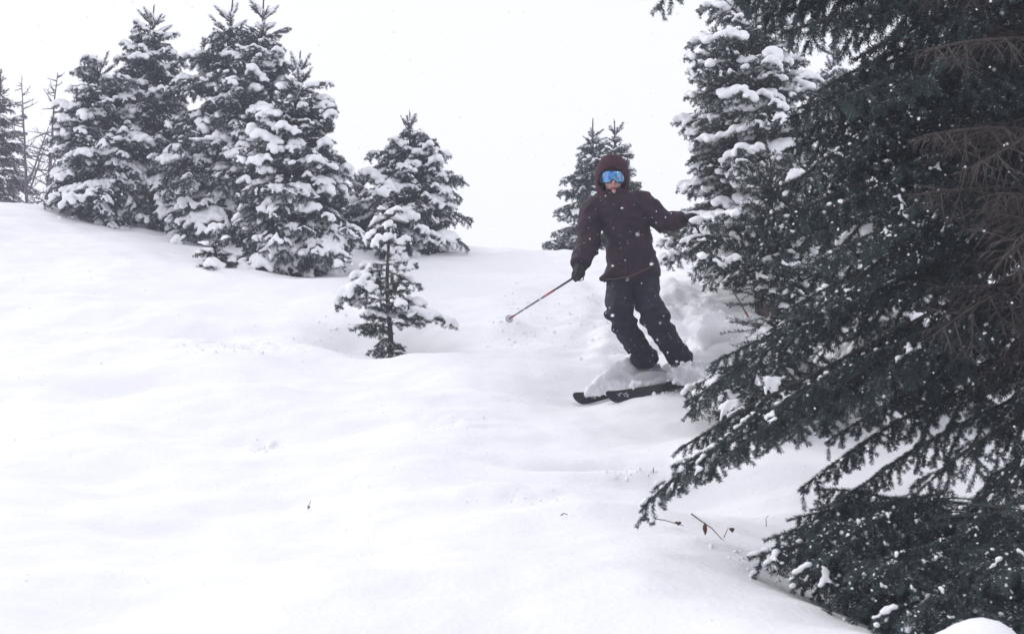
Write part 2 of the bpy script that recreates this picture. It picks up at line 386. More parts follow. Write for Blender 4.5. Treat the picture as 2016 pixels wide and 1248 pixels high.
def snow_for(S, seed, cover, rad, L, voxel, outer=0.25, squash=0.70, freq=4.2, ragged=0.0):
    """snow lying on the upper side of a bough: blobs along the shoots melted together"""
    rs = np.random.RandomState(seed); C = []; RR = []
    for pts, nl, wr, dens in S.pl:
        seg = pts[1:] - pts[:-1]; sl = np.linalg.norm(seg, axis=1); tot = sl.sum()
        n = max(1, int(tot / (rad * 0.75))); u = (np.arange(n) + .5) / n * tot * 1.0; cum = np.r_[0, np.cumsum(sl)]
        k = np.clip(np.searchsorted(cum, u) - 1, 0, len(sl) - 1)
        C.append(pts[k] + seg[k] * ((u - cum[k]) / sl[k])[:, None])
    C = np.concatenate(C)
    nz = fbm(C[:, 0] * freq + seed * 3.7, C[:, 1] * freq + seed, 2, 2) + ragged * rs.normal(size=len(C)) + outer * (C[:, 0] / L - .45) * 1.4
    thr = np.quantile(nz, 1 - cover); keep = nz > thr
    # only the upper shoots carry snow
    C2 = C[keep]; m = nz[keep] - thr
    cell = {}
    for i, c in enumerate(C2):
        key = (round(c[0] / (rad * 1.4)), round(c[1] / (rad * 1.4))); cell[key] = max(cell.get(key, -9), c[2])
    top = np.array([cell[(round(c[0] / (rad * 1.4)), round(c[1] / (rad * 1.4)))] for c in C2])
    ok = C2[:, 2] > top - 0.03
    C2 = C2[ok]; m = m[ok]
    r = rad * (0.55 + np.clip(m * 1.6, 0, .85)) * rs.uniform(.75, 1.2, len(C2))
    C2 = C2 + rs.normal(0, rad * .18, C2.shape); C2[:, 2] += r * 0.65 + 0.004
    V, F = blobs_mesh(C2, r, squash)
    me = mesh_np('snow_tmp', V, [F])
    out = remesh(me, voxel, 5, 'snow_load', [M['snow']])
    bpy.data.meshes.remove(me)
    return out

# a library of boughs by length; each entry: (length, needle mesh, snow heavy, snow light)
LIB = {}
def build_lib():
    k = 0
    for L, nv in ((0.16, 2), (0.30, 3), (0.50, 4), (0.80, 4), (1.15, 3)):
        LIB[L] = []
        for v in range(nv):
            k += 1
            if L < .2:
                S = Shoots(); rng = random.Random(k)
                S.add(curve((0, 0, 0), (1, 0, .1), L, 4, -.25, rng, .03), .028, .005, 1)
                for sd in (-1, 1):
                    S.add(curve((L * .30, 0, .01), (.7, sd * .7, .05), L * .42, 2, -.1, rng), .026, .003, 1)
            else:
                S = gen_bough(L, 100 + k, nl=.033, sag=.25 + .25 * (v % 3), hang=.30 + .15 * (v % 2), droop2=.6 + .4 * (v % 2),
                              sp2=.095 if L < .6 else .115, sp3=.080 if L < .6 else .090, spread=.50, l3max=.12)
            nm = needles(S, k, 800 if L < .6 else 680, .0062, [M['needle'], M['bark']], frost_toplight=.17, pale=.15)
            heavy = snow_for(S, k, .50 if L > .2 else .95, .033 if L > .4 else .022, L, .0105 if L > .4 else .009, outer=.35)
            light = snow_for(S, k + 50, .34, .020, L, .0095, outer=.3)
            LIB[L].append((L, nm, heavy, light))
build_lib()
_recol = {}
def recolour(me, matkey):
    if matkey == 'needle': return me
    key = (me.name, matkey)
    if key not in _recol:
        c = me.copy(); c.materials[0] = M[matkey]; _recol[key] = c
    return _recol[key]

def frame(base, tip, roll=0.0):
    d = (tip - base); L = d.length; x = d.normalized()
    up = Vector((0, 0, 1)); y = up.cross(x)
    if y.length < 1e-3: y = Vector((0, 1, 0))
    y.normalize(); z = x.cross(y)
    m = Matrix((x, y, z)).transposed().to_4x4()
    return m @ Matrix.Rotation(roll, 4, 'X'), L

def put(parent, me, name, mtx, world_base, s):
    o = bpy.data.objects.new(name, me); COL.objects.link(o); o.parent = parent
    o.matrix_local = Matrix.Translation(world_base) @ mtx @ Matrix.Diagonal((s[0], s[1], s[2], 1))
    return o

def tube(path, rads, ks=8, caps=True):
    path = [Vector(p) for p in path]; V = []; F = []
    for i, p in enumerate(path):
        t = (path[min(i + 1, len(path) - 1)] - path[max(i - 1, 0)]).normalized()
        a = t.cross(Vector((0.13, 1, 0.21))).normalized(); b = t.cross(a)
        for k in range(ks):
            th = 2 * math.pi * k / ks; V.append(p + (a * math.cos(th) + b * math.sin(th)) * rads[i])
    for i in range(len(path) - 1):
        for k in range(ks):
            F.append((i * ks + k, i * ks + (k + 1) % ks, (i + 1) * ks + (k + 1) % ks, (i + 1) * ks + k))
    if caps: F.append(tuple(range(ks))[::-1]); F.append(tuple((len(path) - 1) * ks + k for k in range(ks)))
    return V, F
def py_mesh(name, V, F, mats, smooth=True):
    me = bpy.data.meshes.new(name); me.from_pydata([tuple(v) for v in V], [], F); me.update()
    for p in me.polygons: p.use_smooth = smooth
    for m in mats: me.materials.append(m)
    return me

def conifer(name, label, cat, base, H, Rad, seed, top_shift=(0, 0), snow=0.8, heavy=True, nmat='needle', group=None, spacing=0.13, per=6, first=0.06, shape=0.85, low_droop=-18, leaders=(), lop=None, tr=None, irregular=0.30, skirt=None, min_h_snow=0.0):
    rng = random.Random(seed)
    root = empty(name, base, label=label, cat=cat, group=group)
    tr = tr or 0.018 + H * 0.016
    N = 12
    def axis_at(t): return Vector((top_shift[0] * t ** 1.3, top_shift[1] * t ** 1.3, H * t))
    path = [axis_at(i / N) for i in range(N + 1)]; path[0].z = -0.25
    V, F = tube(path, [tr * (1 - .93 * i / N) + .003 for i in range(N + 1)], 9)
    link('trunk', py_mesh('trunk', V, F, [M['bark']]), root)
    # crown: leader and inner foliage close to the trunk
    S = Shoots()
    lp = [axis_at(.90), axis_at(1)]
    S.add([lp[0], (lp[0] + lp[1]) / 2, lp[1] + Vector((rng.uniform(-.01, .01), 0, 0.02))], .022, .006, 1.2)
    for (lx, lz, ll) in leaders:
        b = axis_at(lz); t = b + Vector((lx, rng.uniform(-.05, .05), ll))
        S.add([b, b.lerp(t, .5) + Vector((lx * .12, 0, 0)), t], .022, .008, 1.1)
    for k in range(int(H * 60)):
        t = rng.uniform(.06, .86); b = axis_at(t); az = rng.uniform(0, 2 * math.pi)
        l = min(.25, .6 * Rad * (1 - t) ** shape + .03)
        S.add(curve(b + Vector((math.cos(az), math.sin(az), 0)) * l * rng.uniform(.1, .6), (math.cos(az), math.sin(az), rng.uniform(-.5, .5)), l, 3, .2, rng), .028, .004, 1)
    cr = link('crown', needles(S, seed, 330, .0055, [M[nmat], M['bark']]), root)
    # boughs
    t = first; az0 = rng.uniform(0, 6.28); count = 0
    while t < 0.94:
        prof = (1 - t) ** shape
        if t < .10: prof *= .75 + 2.5 * t
        env = Rad * prof + (0.05 if t < .9 else .12)
        n = per if t < .72 else 5 if t < .85 else 4
        az0 += rng.uniform(.4, 1.0)
        for k in range(n):
            az = az0 + k * 2 * math.pi / n + rng.gauss(0, .22)
            f = 1 + irregular * math.sin(az * 2 + seed + t * 9) * .6 + rng.uniform(-irregular, irregular * .8)
            L = env * f
            if lop: L *= lop(az, t)
            if L < 0.05: continue
            el = R(low_droop * (1 - t) ** 1.2 + 46 * t ** 2.4 + rng.gauss(0, 9))
            tt = t + rng.uniform(-.012, .012); b = axis_at(max(.02, min(.985, tt)))
            tip = b + Vector((math.cos(az) * math.cos(el), math.sin(az) * math.cos(el), math.sin(el))) * L
            key = min(LIB, key=lambda q: abs(math.log(q / L))) if t < .84 else .16
            if t >= .84: L = min(L, .27)
            ent = rng.choice(LIB[key]); fr, Lr = frame(b, tip, rng.gauss(0, .12)); s = Lr / ent[0]
            s2 = max(.75, min(1.35, s * rng.uniform(.9, 1.15)))
            put(cr, recolour(ent[1], nmat), 'bough', fr, b, (s, s2, s2))
            if rng.random() < snow and t > min_h_snow:
                hv_ = heavy and rng.random() < .8; so = put(cr, ent[2] if hv_ else ent[3], 'snow_load', fr, b, (s, s2, s2))
                if not hv_ or key < .2: so['kind'] = 'stuff'
            elif rng.random() < .75 and t > min_h_snow:
                put(cr, ent[3], 'snow_load', fr, b, (s, s2, s2))['kind'] = 'stuff'
            count += 1
        t += spacing / H * rng.uniform(.8, 1.2) * (1.0 if t < .7 else 1.05 if t < .84 else 1.25)
    return root

def on_ground(px, Y, dz=-0.02):
    x = (px - 1008) / FP * Y; return Vector((x, Y, g1(x, Y) + dz))
def tree_px(name, label, cat, bpx, Y, tpx, tpy, halfpx, seed, **kw):
    b = on_ground(bpx, Y); top = P(tpx, tpy, Y); H = top.z - b.z
    return conifer(name, label, cat, b, H, halfpx / FP * Y, seed, top_shift=(top.x - b.x, 0), **kw)

GL = 'snow covered firs at the crest on the left'
tree_px('fir_tree', 'brownish snow-dusted fir cut off by the left edge, beside bare trees', 'fir tree', -12, 24.0, 2, 138, 82, 21, snow=.45, heavy=False, nmat='needle_brown', spacing=.17, per=6, shape=.7, irregular=.45)
tree_px('fir_tree', 'broad fir with leaning leader and thick snow shelves beside bare trees', 'fir tree', 212, 17.4, 190, 112, 150, 22, snow=.78, nmat='needle_blue', shape=.50, per=9, spacing=.115, leaders=((-.30, .84, .20),), irregular=.3, group=GL, lop=lambda az, t: .80 if math.cos(az) < -.3 and t > .15 else 1.0)
tree_px('fir_tree', 'tall snow-laden fir with two thin leader spikes behind the broad fir', 'fir tree', 285, 17.8, 303, 12, 140, 23, snow=.78, nmat='needle_blue', shape=.70, per=8, spacing=.115, leaders=((-.26, .84, .30), (-.33, .80, .20)), group=GL)
tree_px('fir_tree', 'tallest fir with spreading snowy leader fingers reaching the top edge', 'fir tree', 505, 16.8, 519, -6, 198, 24, snow=.78, nmat='needle_blue', shape=.95, per=9, spacing=.125, group=GL)
tree_px('fir_tree', 'thin-topped fir crowding behind the tallest fir, tip cut by top edge', 'fir tree', 420, 17.2, 459, -6, 160, 25, snow=.78, nmat='needle_blue', shape=.80, per=8, spacing=.12, group=GL)
tree_px('fir_tree', 'full fir in front of the left clump with snow pads down to its skirt', 'fir tree', 575, 14.4, 591, 104, 165, 26, snow=.78, nmat='needle_blue', shape=.84, per=8, spacing=.105, first=.04, low_droop=-26, group=GL)
tree_px('fir_seedling', 'tiny fir poking from snow at the foot of the full fir', 'fir seedling', 428, 13.7, 420, 478, 48, 27, snow=.8, nmat='needle_brown', spacing=.06, per=5, shape=.6)
tree_px('fir_tree', 'lone mid-sized fir with bare spike top standing on the crest', 'fir tree', 808, 16.6, 807, 222, 150, 28, snow=.78, nmat='needle_blue', shape=.95, per=8, spacing=.11, leaders=((-.12, .86, .22),), low_droop=-24)
tree_px('fir_tree', 'small snow-plastered fir tucked against the lone crest fir', 'fir tree', 706, 16.9, 710, 358, 58, 29, snow=.78, nmat='needle_blue', shape=.7, per=7, spacing=.08)
tree_px('fir_tree', 'narrow fir with pointed top standing behind the skier', 'fir tree', 1168, 18.2, 1167, 236, 92, 30, snow=.8, heavy=False, shape=.85, per=7, spacing=.12, low_droop=-6)
tree_px('fir_tree', 'fir with pointed top just right of the one behind the skier', 'fir tree', 1212, 18.6, 1210, 238, 80, 31, snow=.8, heavy=False, shape=.8, per=7, spacing=.12, low_droop=-6)
# right-hand clump
tree_px('fir_tree', 'tall snowy fir right of the skier rising past the top edge', 'fir tree', 1502, 12.0, 1462, -60, 205, 32, first=.215, snow=.8, nmat='needle', shape=.62, per=8, spacing=.115, low_droop=-8)
tree_px('fir_tree', 'slender fir with a bare leader on the left flank of the tall fir', 'fir tree', 1506, 12.5, 1408, 52, 150, 33, first=.24, snow=.75, nmat='needle', shape=.62, per=7, spacing=.115, leaders=((-.15, .86, .15),), low_droop=-6)
tree_px('fir_tree', 'short fir close to the skier with a bough reaching his hand', 'fir tree', 1535, 8.3, 1510, 262, 215, 34, snow=.8, heavy=False, nmat='needle', shape=.62, per=7, spacing=.10, first=.12, low_droop=-12, min_h_snow=.0,
        lop=lambda az, t: .62 if math.cos(az) > 0 else (.95 if t < .22 else .12 if t < .52 else 1.15 if t < .62 else .46 if t < .78 else .7))
tree_px('fir_tree', 'snow-packed fir glimpsed through the big dark fir at right', 'fir tree', 1800, 8.8, 1790, 40, 210, 35, snow=.95, nmat='needle', shape=.6, per=7, spacing=.14, irregular=.4)
tree_px('fir_tree', 'pale distant fir top above the dark boughs at upper right', 'fir tree', 1650, 17.5, 1640, 70, 90, 36, snow=.78, nmat='needle_blue', shape=.6, per=6, spacing=.16)

# a long bare branch of the tall fir that passes behind the skier
b0, b1 = P(1470, 520, 11.6), P(1262, 434, 10.6)
V, F = tube([b0, b0.lerp(b1, .35) + Vector((0, 0, .01)), b0.lerp(b1, .7) + Vector((0, 0, -.012)), b1], [.024, .021, .018, .010], 8)
fir_tall = [o for o in COL.objects if o.get('label', '').startswith('tall snowy fir right')][0]
bb = link('bare_branch', py_mesh('bare_branch', V, F, [M['bark']]), fir_tall); bb.matrix_local = Matrix.Translation(-fir_tall.location)

# ---------------------------------------------------------------- young fir in the middle
def sapling():
    base = on_ground(768, 11.0, -.03); top = P(762, 412, 11.0); H = top.z - base.z
    root = empty('young_fir', base, label='small sparse young fir with bare trunk standing alone mid-slope', cat='young fir')
    def ax(t): return Vector(((top.x - base.x) * t + .012 * math.sin(t * 9), 0, H * t))
    path = [ax(i / 14) for i in range(15)]; path[0].z = -.2
    V, F = tube(path, [.027 * (1 - .72 * i / 14) for i in range(15)], 9)
    link('trunk', py_mesh('trunk', V, F, [M['bark']]), root)
    rng = random.Random(5)
    S = Shoots()
    for k in range(16):
        t = rng.uniform(.05, .98); az = rng.uniform(0, 6.28)
        S.add(curve(ax(t), (math.cos(az), math.sin(az), .2), rng.uniform(.05, .12), 3, .3, rng), .024, .004, 1)
    cr = link('crown', needles(S, 3, 380, .005, [M['needle'], M['bark']]), root)
    spec = [  # t on trunk, tip px, tip py, dY, snow 0/1/2
     (.99,742,420,.05,2),(.99,790,425,-.05,2),(.95,735,455,.05,2),(.94,800,450,.1,2),(.90,722,482,.0,2),(.90,806,478,-.1,2),(.86,740,485,-.2,2),(.84,770,480,.25,2),
     (.97,765,432,-.12,2),(.92,760,462,-.14,2),(.80,738,492,.10,2),(.80,795,492,.0,2),
     (.66,822,520,-.05,2),(.66,712,525,.05,2),(.63,690,548,-.10,2),(.62,815,560,.2,2),(.58,660,595,-.15,2),(.56,680,575,.2,2),(.54,828,562,-.15,1),(.52,700,560,-.3,2),(.50,800,560,.3,2),
     (.42,790,600,-.32,2),(.38,742,602,-.3,1),(.46,835,600,-.1,2),(.44,690,592,.0,2),(.48,775,565,.3,1),
     (.34,888,640,-.10,2),(.34,848,622,.15,2),(.30,718,620,-.2,2),(.27,695,645,-.15,1),(.30,820,618,-.3,1),(.24,715,655,.2,1),(.36,735,606,.25,1),
     (.17,735,690,-.15,0),(.15,800,690,-.1,0),(.13,808,702,-.15,0),(.12,725,692,.1,0),(.10,770,705,-.25,0),(.16,790,680,.2,0),(.2,750,672,-.25,0)]
    for t, px, py, dY, sn in spec:
        b = ax(t); tip = P(px, py, 11.0 + dY) - base
        L = (tip - b).length; key = .16 if L < .2 else .30 if L < .42 else .50
        ent = rng.choice(LIB[key]); fr, Lr = frame(b, tip); s = Lr / ent[0]; s2 = max(.5, min(1.0, s)) * (.86 if t < .7 else 1)
        put(cr, ent[1], 'bough', fr, b, (s, s2, s2))
        if sn: put(cr, ent[2] if sn == 2 else ent[3], 'snow_load', fr, b, (s, s2, s2 * (1.25 if sn == 2 else 1)))
sapling()

# ---------------------------------------------------------------- dead trees at far left
def dead_tree(name, label, bpx, bY, tpx, tpy, seed, r, n, lmax, forks=()):
    base = on_ground(bpx, bY, -.05); top = P(tpx, tpy, bY); H = top.z - base.z; sh = top.x - base.x
    root = empty(name, base, label=label, cat='dead tree'); rng = random.Random(seed)
    def ax(t): return Vector((sh * t, .03 * math.sin(t * 5), H * t))
    V, F = tube([ax(i / 16) + Vector((rng.uniform(-.008, .008), 0, 0)) for i in range(17)], [r * (1 - .88 * i / 16) for i in range(17)], 8)
    link('trunk', py_mesh('trunk', V, F, [M['deadwood']]), root)
    def branch(b, az, L, el, rr):
        d = np.array([math.cos(az) * math.cos(el), math.sin(az) * math.cos(el), math.sin(el)])
        c = curve(b, d, L, 7, -.45 if rng.random() < .6 else .25, rng, .10)
        V, F = tube(c, [rr * (1 - .75 * i / 7) for i in range(8)], 4)
        for j in range(int(3 + L * 7)):
            i = rng.randint(1, 6); q = c[i]; dd = c[i + 1] - c[i] if i < 7 else c[i] - c[i - 1]; dd = dd / np.linalg.norm(dd)
            a = rng.uniform(-1, 1); dd = dd + np.array([rng.gauss(0, .5), rng.gauss(0, .5), rng.uniform(-.2, .7)])
            c2 = curve(q, dd, L * rng.uniform(.12, .35), 3, -.2, rng, .12)
            V2, F2 = tube(c2, [rr * .5, rr * .4, rr * .3, rr * .18], 3); o = len(V); V += V2; F += [tuple(x + o for x in f) for f in F2]
        link('branch', py_mesh('branch', V, F, [M['deadwood']], False), root)
    for k in range(n):
        t = .08 + .90 * (k + rng.random()) / n; L = (lmax * (1 - t) ** .8 + .10) * rng.uniform(.55, 1.15)
        branch(ax(t), rng.uniform(0, 6.28), L, R(rng.uniform(-15, 30)), .0105 + .006 * (1 - t))
    for t, px, py in forks:
        b = ax(t); q = P(px, py, bY) - base; d = q - b
        c = [b, b.lerp(q, .35) + Vector((0, 0, -.05)), b.lerp(q, .7), q]
        V, F = tube(c, [r * .55, r * .45, r * .35, r * .2], 6); link('branch', py_mesh('branch', V, F, [M['deadwood']]), root)
        for j in range(9):
            u = .25 + .08 * j; branch(b.lerp(q, u), rng.uniform(0, 6.28), .28, R(30), .009)
dead_tree('dead_tree', 'bare dead tree with a forked side limb next to the brownish fir', 54, 23.5, 44, 150, 3, .040, 46, .75, ((.34, 96, 250), (.28, 88, 290)))
dead_tree('dead_tree', 'darker leaning dead tree with thick trunk touching the broad fir', 84, 22.0, 114, 144, 4, .048, 60, .85)
dead_tree('dead_tree', 'short bare stem half hidden behind the lower edge of the broad fir', 112, 22.6, 106, 330, 6, .035, 16, .40)

# ---------------------------------------------------------------- the big near fir at right
NEAR = []
def build_near():
    for v, (L, sag, hang) in enumerate([(1.0, .30, .35), (1.4, .35, .45), (1.4, .20, .35), (1.9, .30, .45), (1.9, .45, .40), (0.65, .2, .4)]):
        S = gen_bough(L, 300 + v, nl=.0205, sag=sag, hang=hang, droop2=.6, sp2=.095, sp3=.056, spread=.25 if L > 1 else .36, bare=.10, l3max=.10)
        nm = needles(S, 300 + v, 1900, .0032, [M['needle_near'], M['bark']], .2, frost_toplight=.025, pale=.26)
        dust = snow_for(S, 320 + v, .07, .0066, L, .004, outer=.5, freq=9, ragged=.45)
        pat = snow_for(S, 330 + v, .14, .0105, L, .0055, outer=1.2, freq=8, ragged=.5)
        NEAR.append((L, nm, dust, pat))
    # twiggy, mostly needle-less boughs
    for v in range(2):
        L = 1.2; S = gen_bough(L, 350 + v, nl=.012, sag=.2, hang=.6, droop2=.5, sp2=.085, sp3=.045, spread=.40, l3max=.16)
        NEAR.append((L, needles(S, 350 + v, 110, .002, [M['needle_brown'], M['bark']], 0), None, None))
build_near()
def near_fir():
    X0, Y0 = 2.42, 5.1
    base = Vector((X0, Y0, g1(X0, Y0) - .05))
    root = empty('large_fir', base, label='huge dark fir filling the right side, boughs sweeping down to the left', cat='fir tree')
    H = 5.4
    path = [Vector((.05 * math.sin(i), .04 * math.cos(i * 1.3), H * i / 14)) for i in range(15)]; path[0].z = -.3
    V, F = tube(path, [.13 * (1 - .8 * i / 14) for i in range(15)], 12)
    link('trunk', py_mesh('trunk', V, F, [M['bark']]), root)
    rng = random.Random(12)
    S = Shoots()
    for k in range(90):
        t = rng.uniform(.15, .98); az = rng.uniform(0, 6.28)
        S.add(curve((math.cos(az) * .1, math.sin(az) * .1, H * t), (math.cos(az), math.sin(az), rng.uniform(-.5, .3)), rng.uniform(.15, .45), 4, .3, rng), .022, .005, 1)
    cr = link('crown', needles(S, 3, 700, .003, [M['needle_near'], M['bark']]), root)
    def bough(rz, tip, snow=0, kind=None, roll=0, wide=1.0):
        b = Vector((0, 0, rz - base.z)); tp = tip - base; L = (tp - b).length
        if kind == 'bare': ent = NEAR[6 + rng.randint(0, 1)]
        else:
            c = sorted(NEAR[:6], key=lambda e: abs(math.log(e[0] / L)))[:2]; ent = rng.choice(c) if abs(c[0][0] - c[1][0]) < .1 else c[0]
        d = (tp - b).normalized(); b2 = tp - d * min(L, L)  # rooted at the trunk
        fr, Lr = frame(b2, tp, roll); s = Lr / ent[0]; s2 = max(.8, min(1.25, s)) * wide
        put(cr, ent[1], 'bare_bough' if kind == 'bare' else 'bough', fr, b2, (s, s2, s2))
        if snow and ent[2]: put(cr, ent[3] if snow == 2 else ent[2], 'snow_load', fr, b2, (s, s2, s2))['kind'] = 'stuff'
    # boughs seen one by one: (height on trunk as photo row at the trunk, tip px, py, Y, snow)
    T = [(560,1262,1003,5.15,2),(500,1338,884,5.3,1),(470,1352,800,5.5,1),(545,1300,958,5.25,0),(520,1420,905,5.0,0),(420,1400,716,5.7,1),
         (650,1572,966,5.1,1),(640,1625,872,5.3,0),(700,1640,1000,5.0,0),(610,1650,800,5.5,0),(740,1760,1010,4.9,1),
         (380,1510,655,5.6,1),(350,1530,575,5.5,1),(300,1460,500,5.4,1),(400,1540,615,5.2,0),
         (240,1480,440,5.3,1),(210,1500,380,5.4,1),(150,1540,300,5.3,1),(90,1550,235,5.2,0),(60,1590,200,5.4,0),(-110,1500,15,5.2,0),(-160,1300,-12,5.1,0),(-160,1430,-20,5.3,0),(-180,1560,-40,5.1,0),
         (120,1600,330,4.9,1),(180,1620,420,4.9,1),(260,1600,520,4.8,1),(330,1620,600,4.9,1),(30,1650,200,4.8,0),(-20,1680,120,4.9,0),
         (780,1900,1050,4.6,1),(760,1850,1100,4.8,0),(720,1980,980,4.5,1)]
    T += [(-100,1500,40,5.2,0),(-80,1535,70,5.0,0),(-90,1640,60,4.9,0),(40,1610,180,5.0,0),(60,1570,215,5.0,0),(-140,1450,10,5.1,0),(100,1560,270,5.3,0),(160,1575,350,5.1,1),(220,1560,420,5.0,0)]
    for py, px, ty, Y, sn in T:
        bough(CZ - (py - 624) / FP * Y0, P(px, ty, Y), sn, roll=rng.gauss(0, .25), wide=1.25 if ty < 450 else .86)
    # the rest of the crown all round the trunk
    for k in range(64):
        z = rng.uniform(1.15, 4.6); az = rng.uniform(0, 2 * math.pi)
        L = (1.45 if z < 3.2 else 1.45 - .5 * (z - 3.2)) * rng.uniform(.55, 1.0); el = R(rng.uniform(-38, -12) + (12 if z > 2.4 else 0))
        d = Vector((math.cos(az) * math.cos(el), math.sin(az) * math.cos(el), math.sin(el)))
        tip = Vector((X0, Y0, z)) + d * L
        if tip.z < g1(tip.x, tip.y) + .12 or tip.y < 1.0: continue
        tpx = 1008 + tip.x / tip.y * FP; tpy = 624 - (tip.z - CZ) / tip.y * FP
        if tpy > 460 and tpx < 2010: continue
        if tpx < 1600 or (tpx < 1760 and tpy < 190): continue
        bough(z, tip, 1 if rng.random() < .12 else 0, roll=rng.gauss(0, .3), wide=1.2)
    for k in range(30):
        z = rng.uniform(1.4, 3.2); az = math.pi + rng.uniform(.1, 1.2); L = rng.uniform(.5, 1.25); el = R(rng.uniform(-35, 10))
        d = Vector((math.cos(az) * math.cos(el), math.sin(az) * math.cos(el), math.sin(el)))
        tip = Vector((X0, Y0, z)) + d * L
        if 1008 + tip.x / tip.y * FP < 1780: continue
        bough(z, tip, 0, 'bare', roll=rng.gauss(0, .5))
near_fir()

# low firs at its foot
def low_fir(label, px, Y, tips, seed, snow_p=.7, h=.75):
    base = on_ground(px, Y, -.05); root = empty('low_fir', base, label=label, cat='low fir'); rng = random.Random(seed)
    V, F = tube([(0, 0, -.2), (0.01, 0, h * .4), (-.01, 0, h * .8)], [.035, .025, .008], 8)
    link('trunk', py_mesh('trunk', V, F, [M['bark']]), root)
    S = Shoots()
    for k in range(60):
        az = rng.uniform(0, 6.28); z = rng.uniform(.1, h * .9)
        S.add(curve((0, 0, z), (math.cos(az), math.sin(az), .1), rng.uniform(.1, .35), 4, .3, rng), .021, .004, 1)
    cr = link('crown', needles(S, 3, 700, .003, [M['needle_near'], M['bark']]), root)
    for (tx, ty, tY) in tips:
        tip = P(tx + 5, ty + 4, tY) - base; b = Vector((0, 0, min(h * .85, max(.08, tip.z + .12 + rng.uniform(-.08, .05)))))
        L = (tip - b).length; ent = min(NEAR[:6], key=lambda e: abs(math.log(e[0] / max(L, .3)))); fr, Lr = frame(b, tip, rng.gauss(0, .2)); s = Lr / ent[0]
        s2 = max(.7, min(1.2, s))
        put(cr, ent[1], 'bough', fr, b, (s, s2, s2))
        if rng.random() < snow_p: put(cr, ent[2] if rng.random() < .88 else ent[3], 'snow_load', fr, b, (s, s2, s2))['kind'] = 'stuff'
    for k in range(46):
        az = rng.uniform(0, 6.28); z = rng.uniform(.12, h * .8); L = rng.uniform(.3, .6); el = R(rng.uniform(-20, 12))
        b = Vector((0, 0, z)); tip = b + Vector((math.cos(az) * math.cos(el), math.sin(az) * math.cos(el), math.sin(el))) * L
        ent = NEAR[5] if L < .8 else NEAR[0]; fr, Lr = frame(b, tip, rng.gauss(0, .2)); s = Lr / ent[0]
        put(cr, ent[1], 'bough', fr, b, (s, 1, 1))
        if rng.random() < snow_p: put(cr, ent[2] if rng.random() < .8 else ent[3], 'snow_load', fr, b, (s, 1, 1))['kind'] = 'stuff'
low_fir('low bushy snow-dusted fir crouching in the hollow below the huge fir', 1850, 4.9,
        [(1470,1095,4.9),(1500,1060,5.1),(1545,1020,5.2),(1560,1130,4.6),(1600,1060,4.6),(1640,1180,4.4),(1620,1100,4.5),(1680,1040,4.5),(1700,1200,4.3),(1750,1010,4.7),(1590,1000,5.3),(1530,1100,4.8)], 41)
low_fir('low fir with white frosted tips at the bottom right corner', 1960, 4.35,
        [(1760,1150,4.2),(1800,1220,4.0),(1850,1180,4.0),(1800,1080,4.4),(1900,1060,4.3),(1950,1150,4.0),(2010,1080,4.2),(1720,1230,4.2),(1880,1240,4.0)], 42, .85)

# ---------------------------------------------------------------- dry stems poking out of the snow
def stems(label, px, Y, curves, cat='dry stem'):
    Y = STEM_Y[label.split()[0] + str(px)] = hit(px, max(c[1] for k in curves for c in k[0]) + 2) - .03
    base = on_ground(px, Y, 0); root = empty('dry_stem', base, label=label, cat=cat)
    allV, allF = [], []
    for cpts, r in curves:
        c = [P(a, b, Y + dy) - base for a, b, dy in cpts]
        V, F = tube(c, [r * (1 - .5 * i / max(1, len(c) - 1)) for i in range(len(c))], 5); o = len(allV); allV += V; allF += [tuple(x + o for x in f) for f in F]
    link('stalk', py_mesh('stalk', allV, allF, [M['stem']]), root)
    return root, base
def leaf(root, base, px, py, Y, w, h, seed):
    w *= .62; h *= .62
    rng = random.Random(seed); c = P(px, py, Y) - base; V = []; F = []
    n = 7
    for i in range(n):
        t = i / (n - 1); hw = w * math.sin(math.pi * min(.97, t + .03)) ** .7 * .5
        zz = c.z - h * t; curl = .35 * w * math.sin(t * 5)
        V += [Vector((c.x - hw, c.y + curl + rng.uniform(-.002, .002), zz)), Vector((c.x, c.y + curl - w * .25, zz - .002)), Vector((c.x + hw, c.y + curl, zz))]
    for i in range(n - 1):
        for k in range(2): F.append((i * 3 + k, i * 3 + k + 1, i * 3 + k + 4, i * 3 + k + 3))
    o = link('dead_leaf', py_mesh('dead_leaf', V, F, [M['stem']]), root)
    m = o.modifiers.new('t', 'SOLIDIFY'); m.thickness = .0012
STEM_Y = {}
r_, b_ = stems('dry brown stem with a curled leaf lying along the snow edge', 1300, 6.3, [([(1262,1024,0),(1285,1020,.02),(1310,1024,0),(1345,1034,0)], .003), ([(1290,1022,0),(1296,1014,0)], .002)])
leaf(r_, b_, 1335, 1026, STEM_Y['dry1300'], .05, .022, 1); leaf(r_, b_, 1268, 1020, STEM_Y['dry1300'], .018, .02, 2)
r_, b_ = stems('slanting dry stem with two withered leaves left of the low fir', 1400, 6.3, [([(1361,1011,0),(1380,1025,.02),(1402,1040,0),(1422,1062,0)], .0032), ([(1388,1028,0),(1390,1045,0)], .002), ([(1425,1058,0),(1433,1040,0),(1447,1040,0)], .002)])
leaf(r_, b_, 1388, 1030, STEM_Y['slanting1400'], .03, .075, 3); leaf(r_, b_, 1441, 1038, STEM_Y['slanting1400'], .035, .028, 4)
r_, b_ = stems('thin dry stalks standing in snow behind the low fir', 1610, 6.6, [([(1597,1035,0),(1602,1018,0),(1607,1002,0)], .0022), ([(1613,1012,0),(1622,1008,0),(1632,1018,0)], .002)])
leaf(r_, b_, 1630, 1012, STEM_Y['thin1610'], .018, .025, 5)
r_, b_ = stems('pale dry stalk beside the tip of the low fir', 1511, 6.4, [([(1509,1036,0),(1508,1020,0),(1513,1014,0)], .0022)])
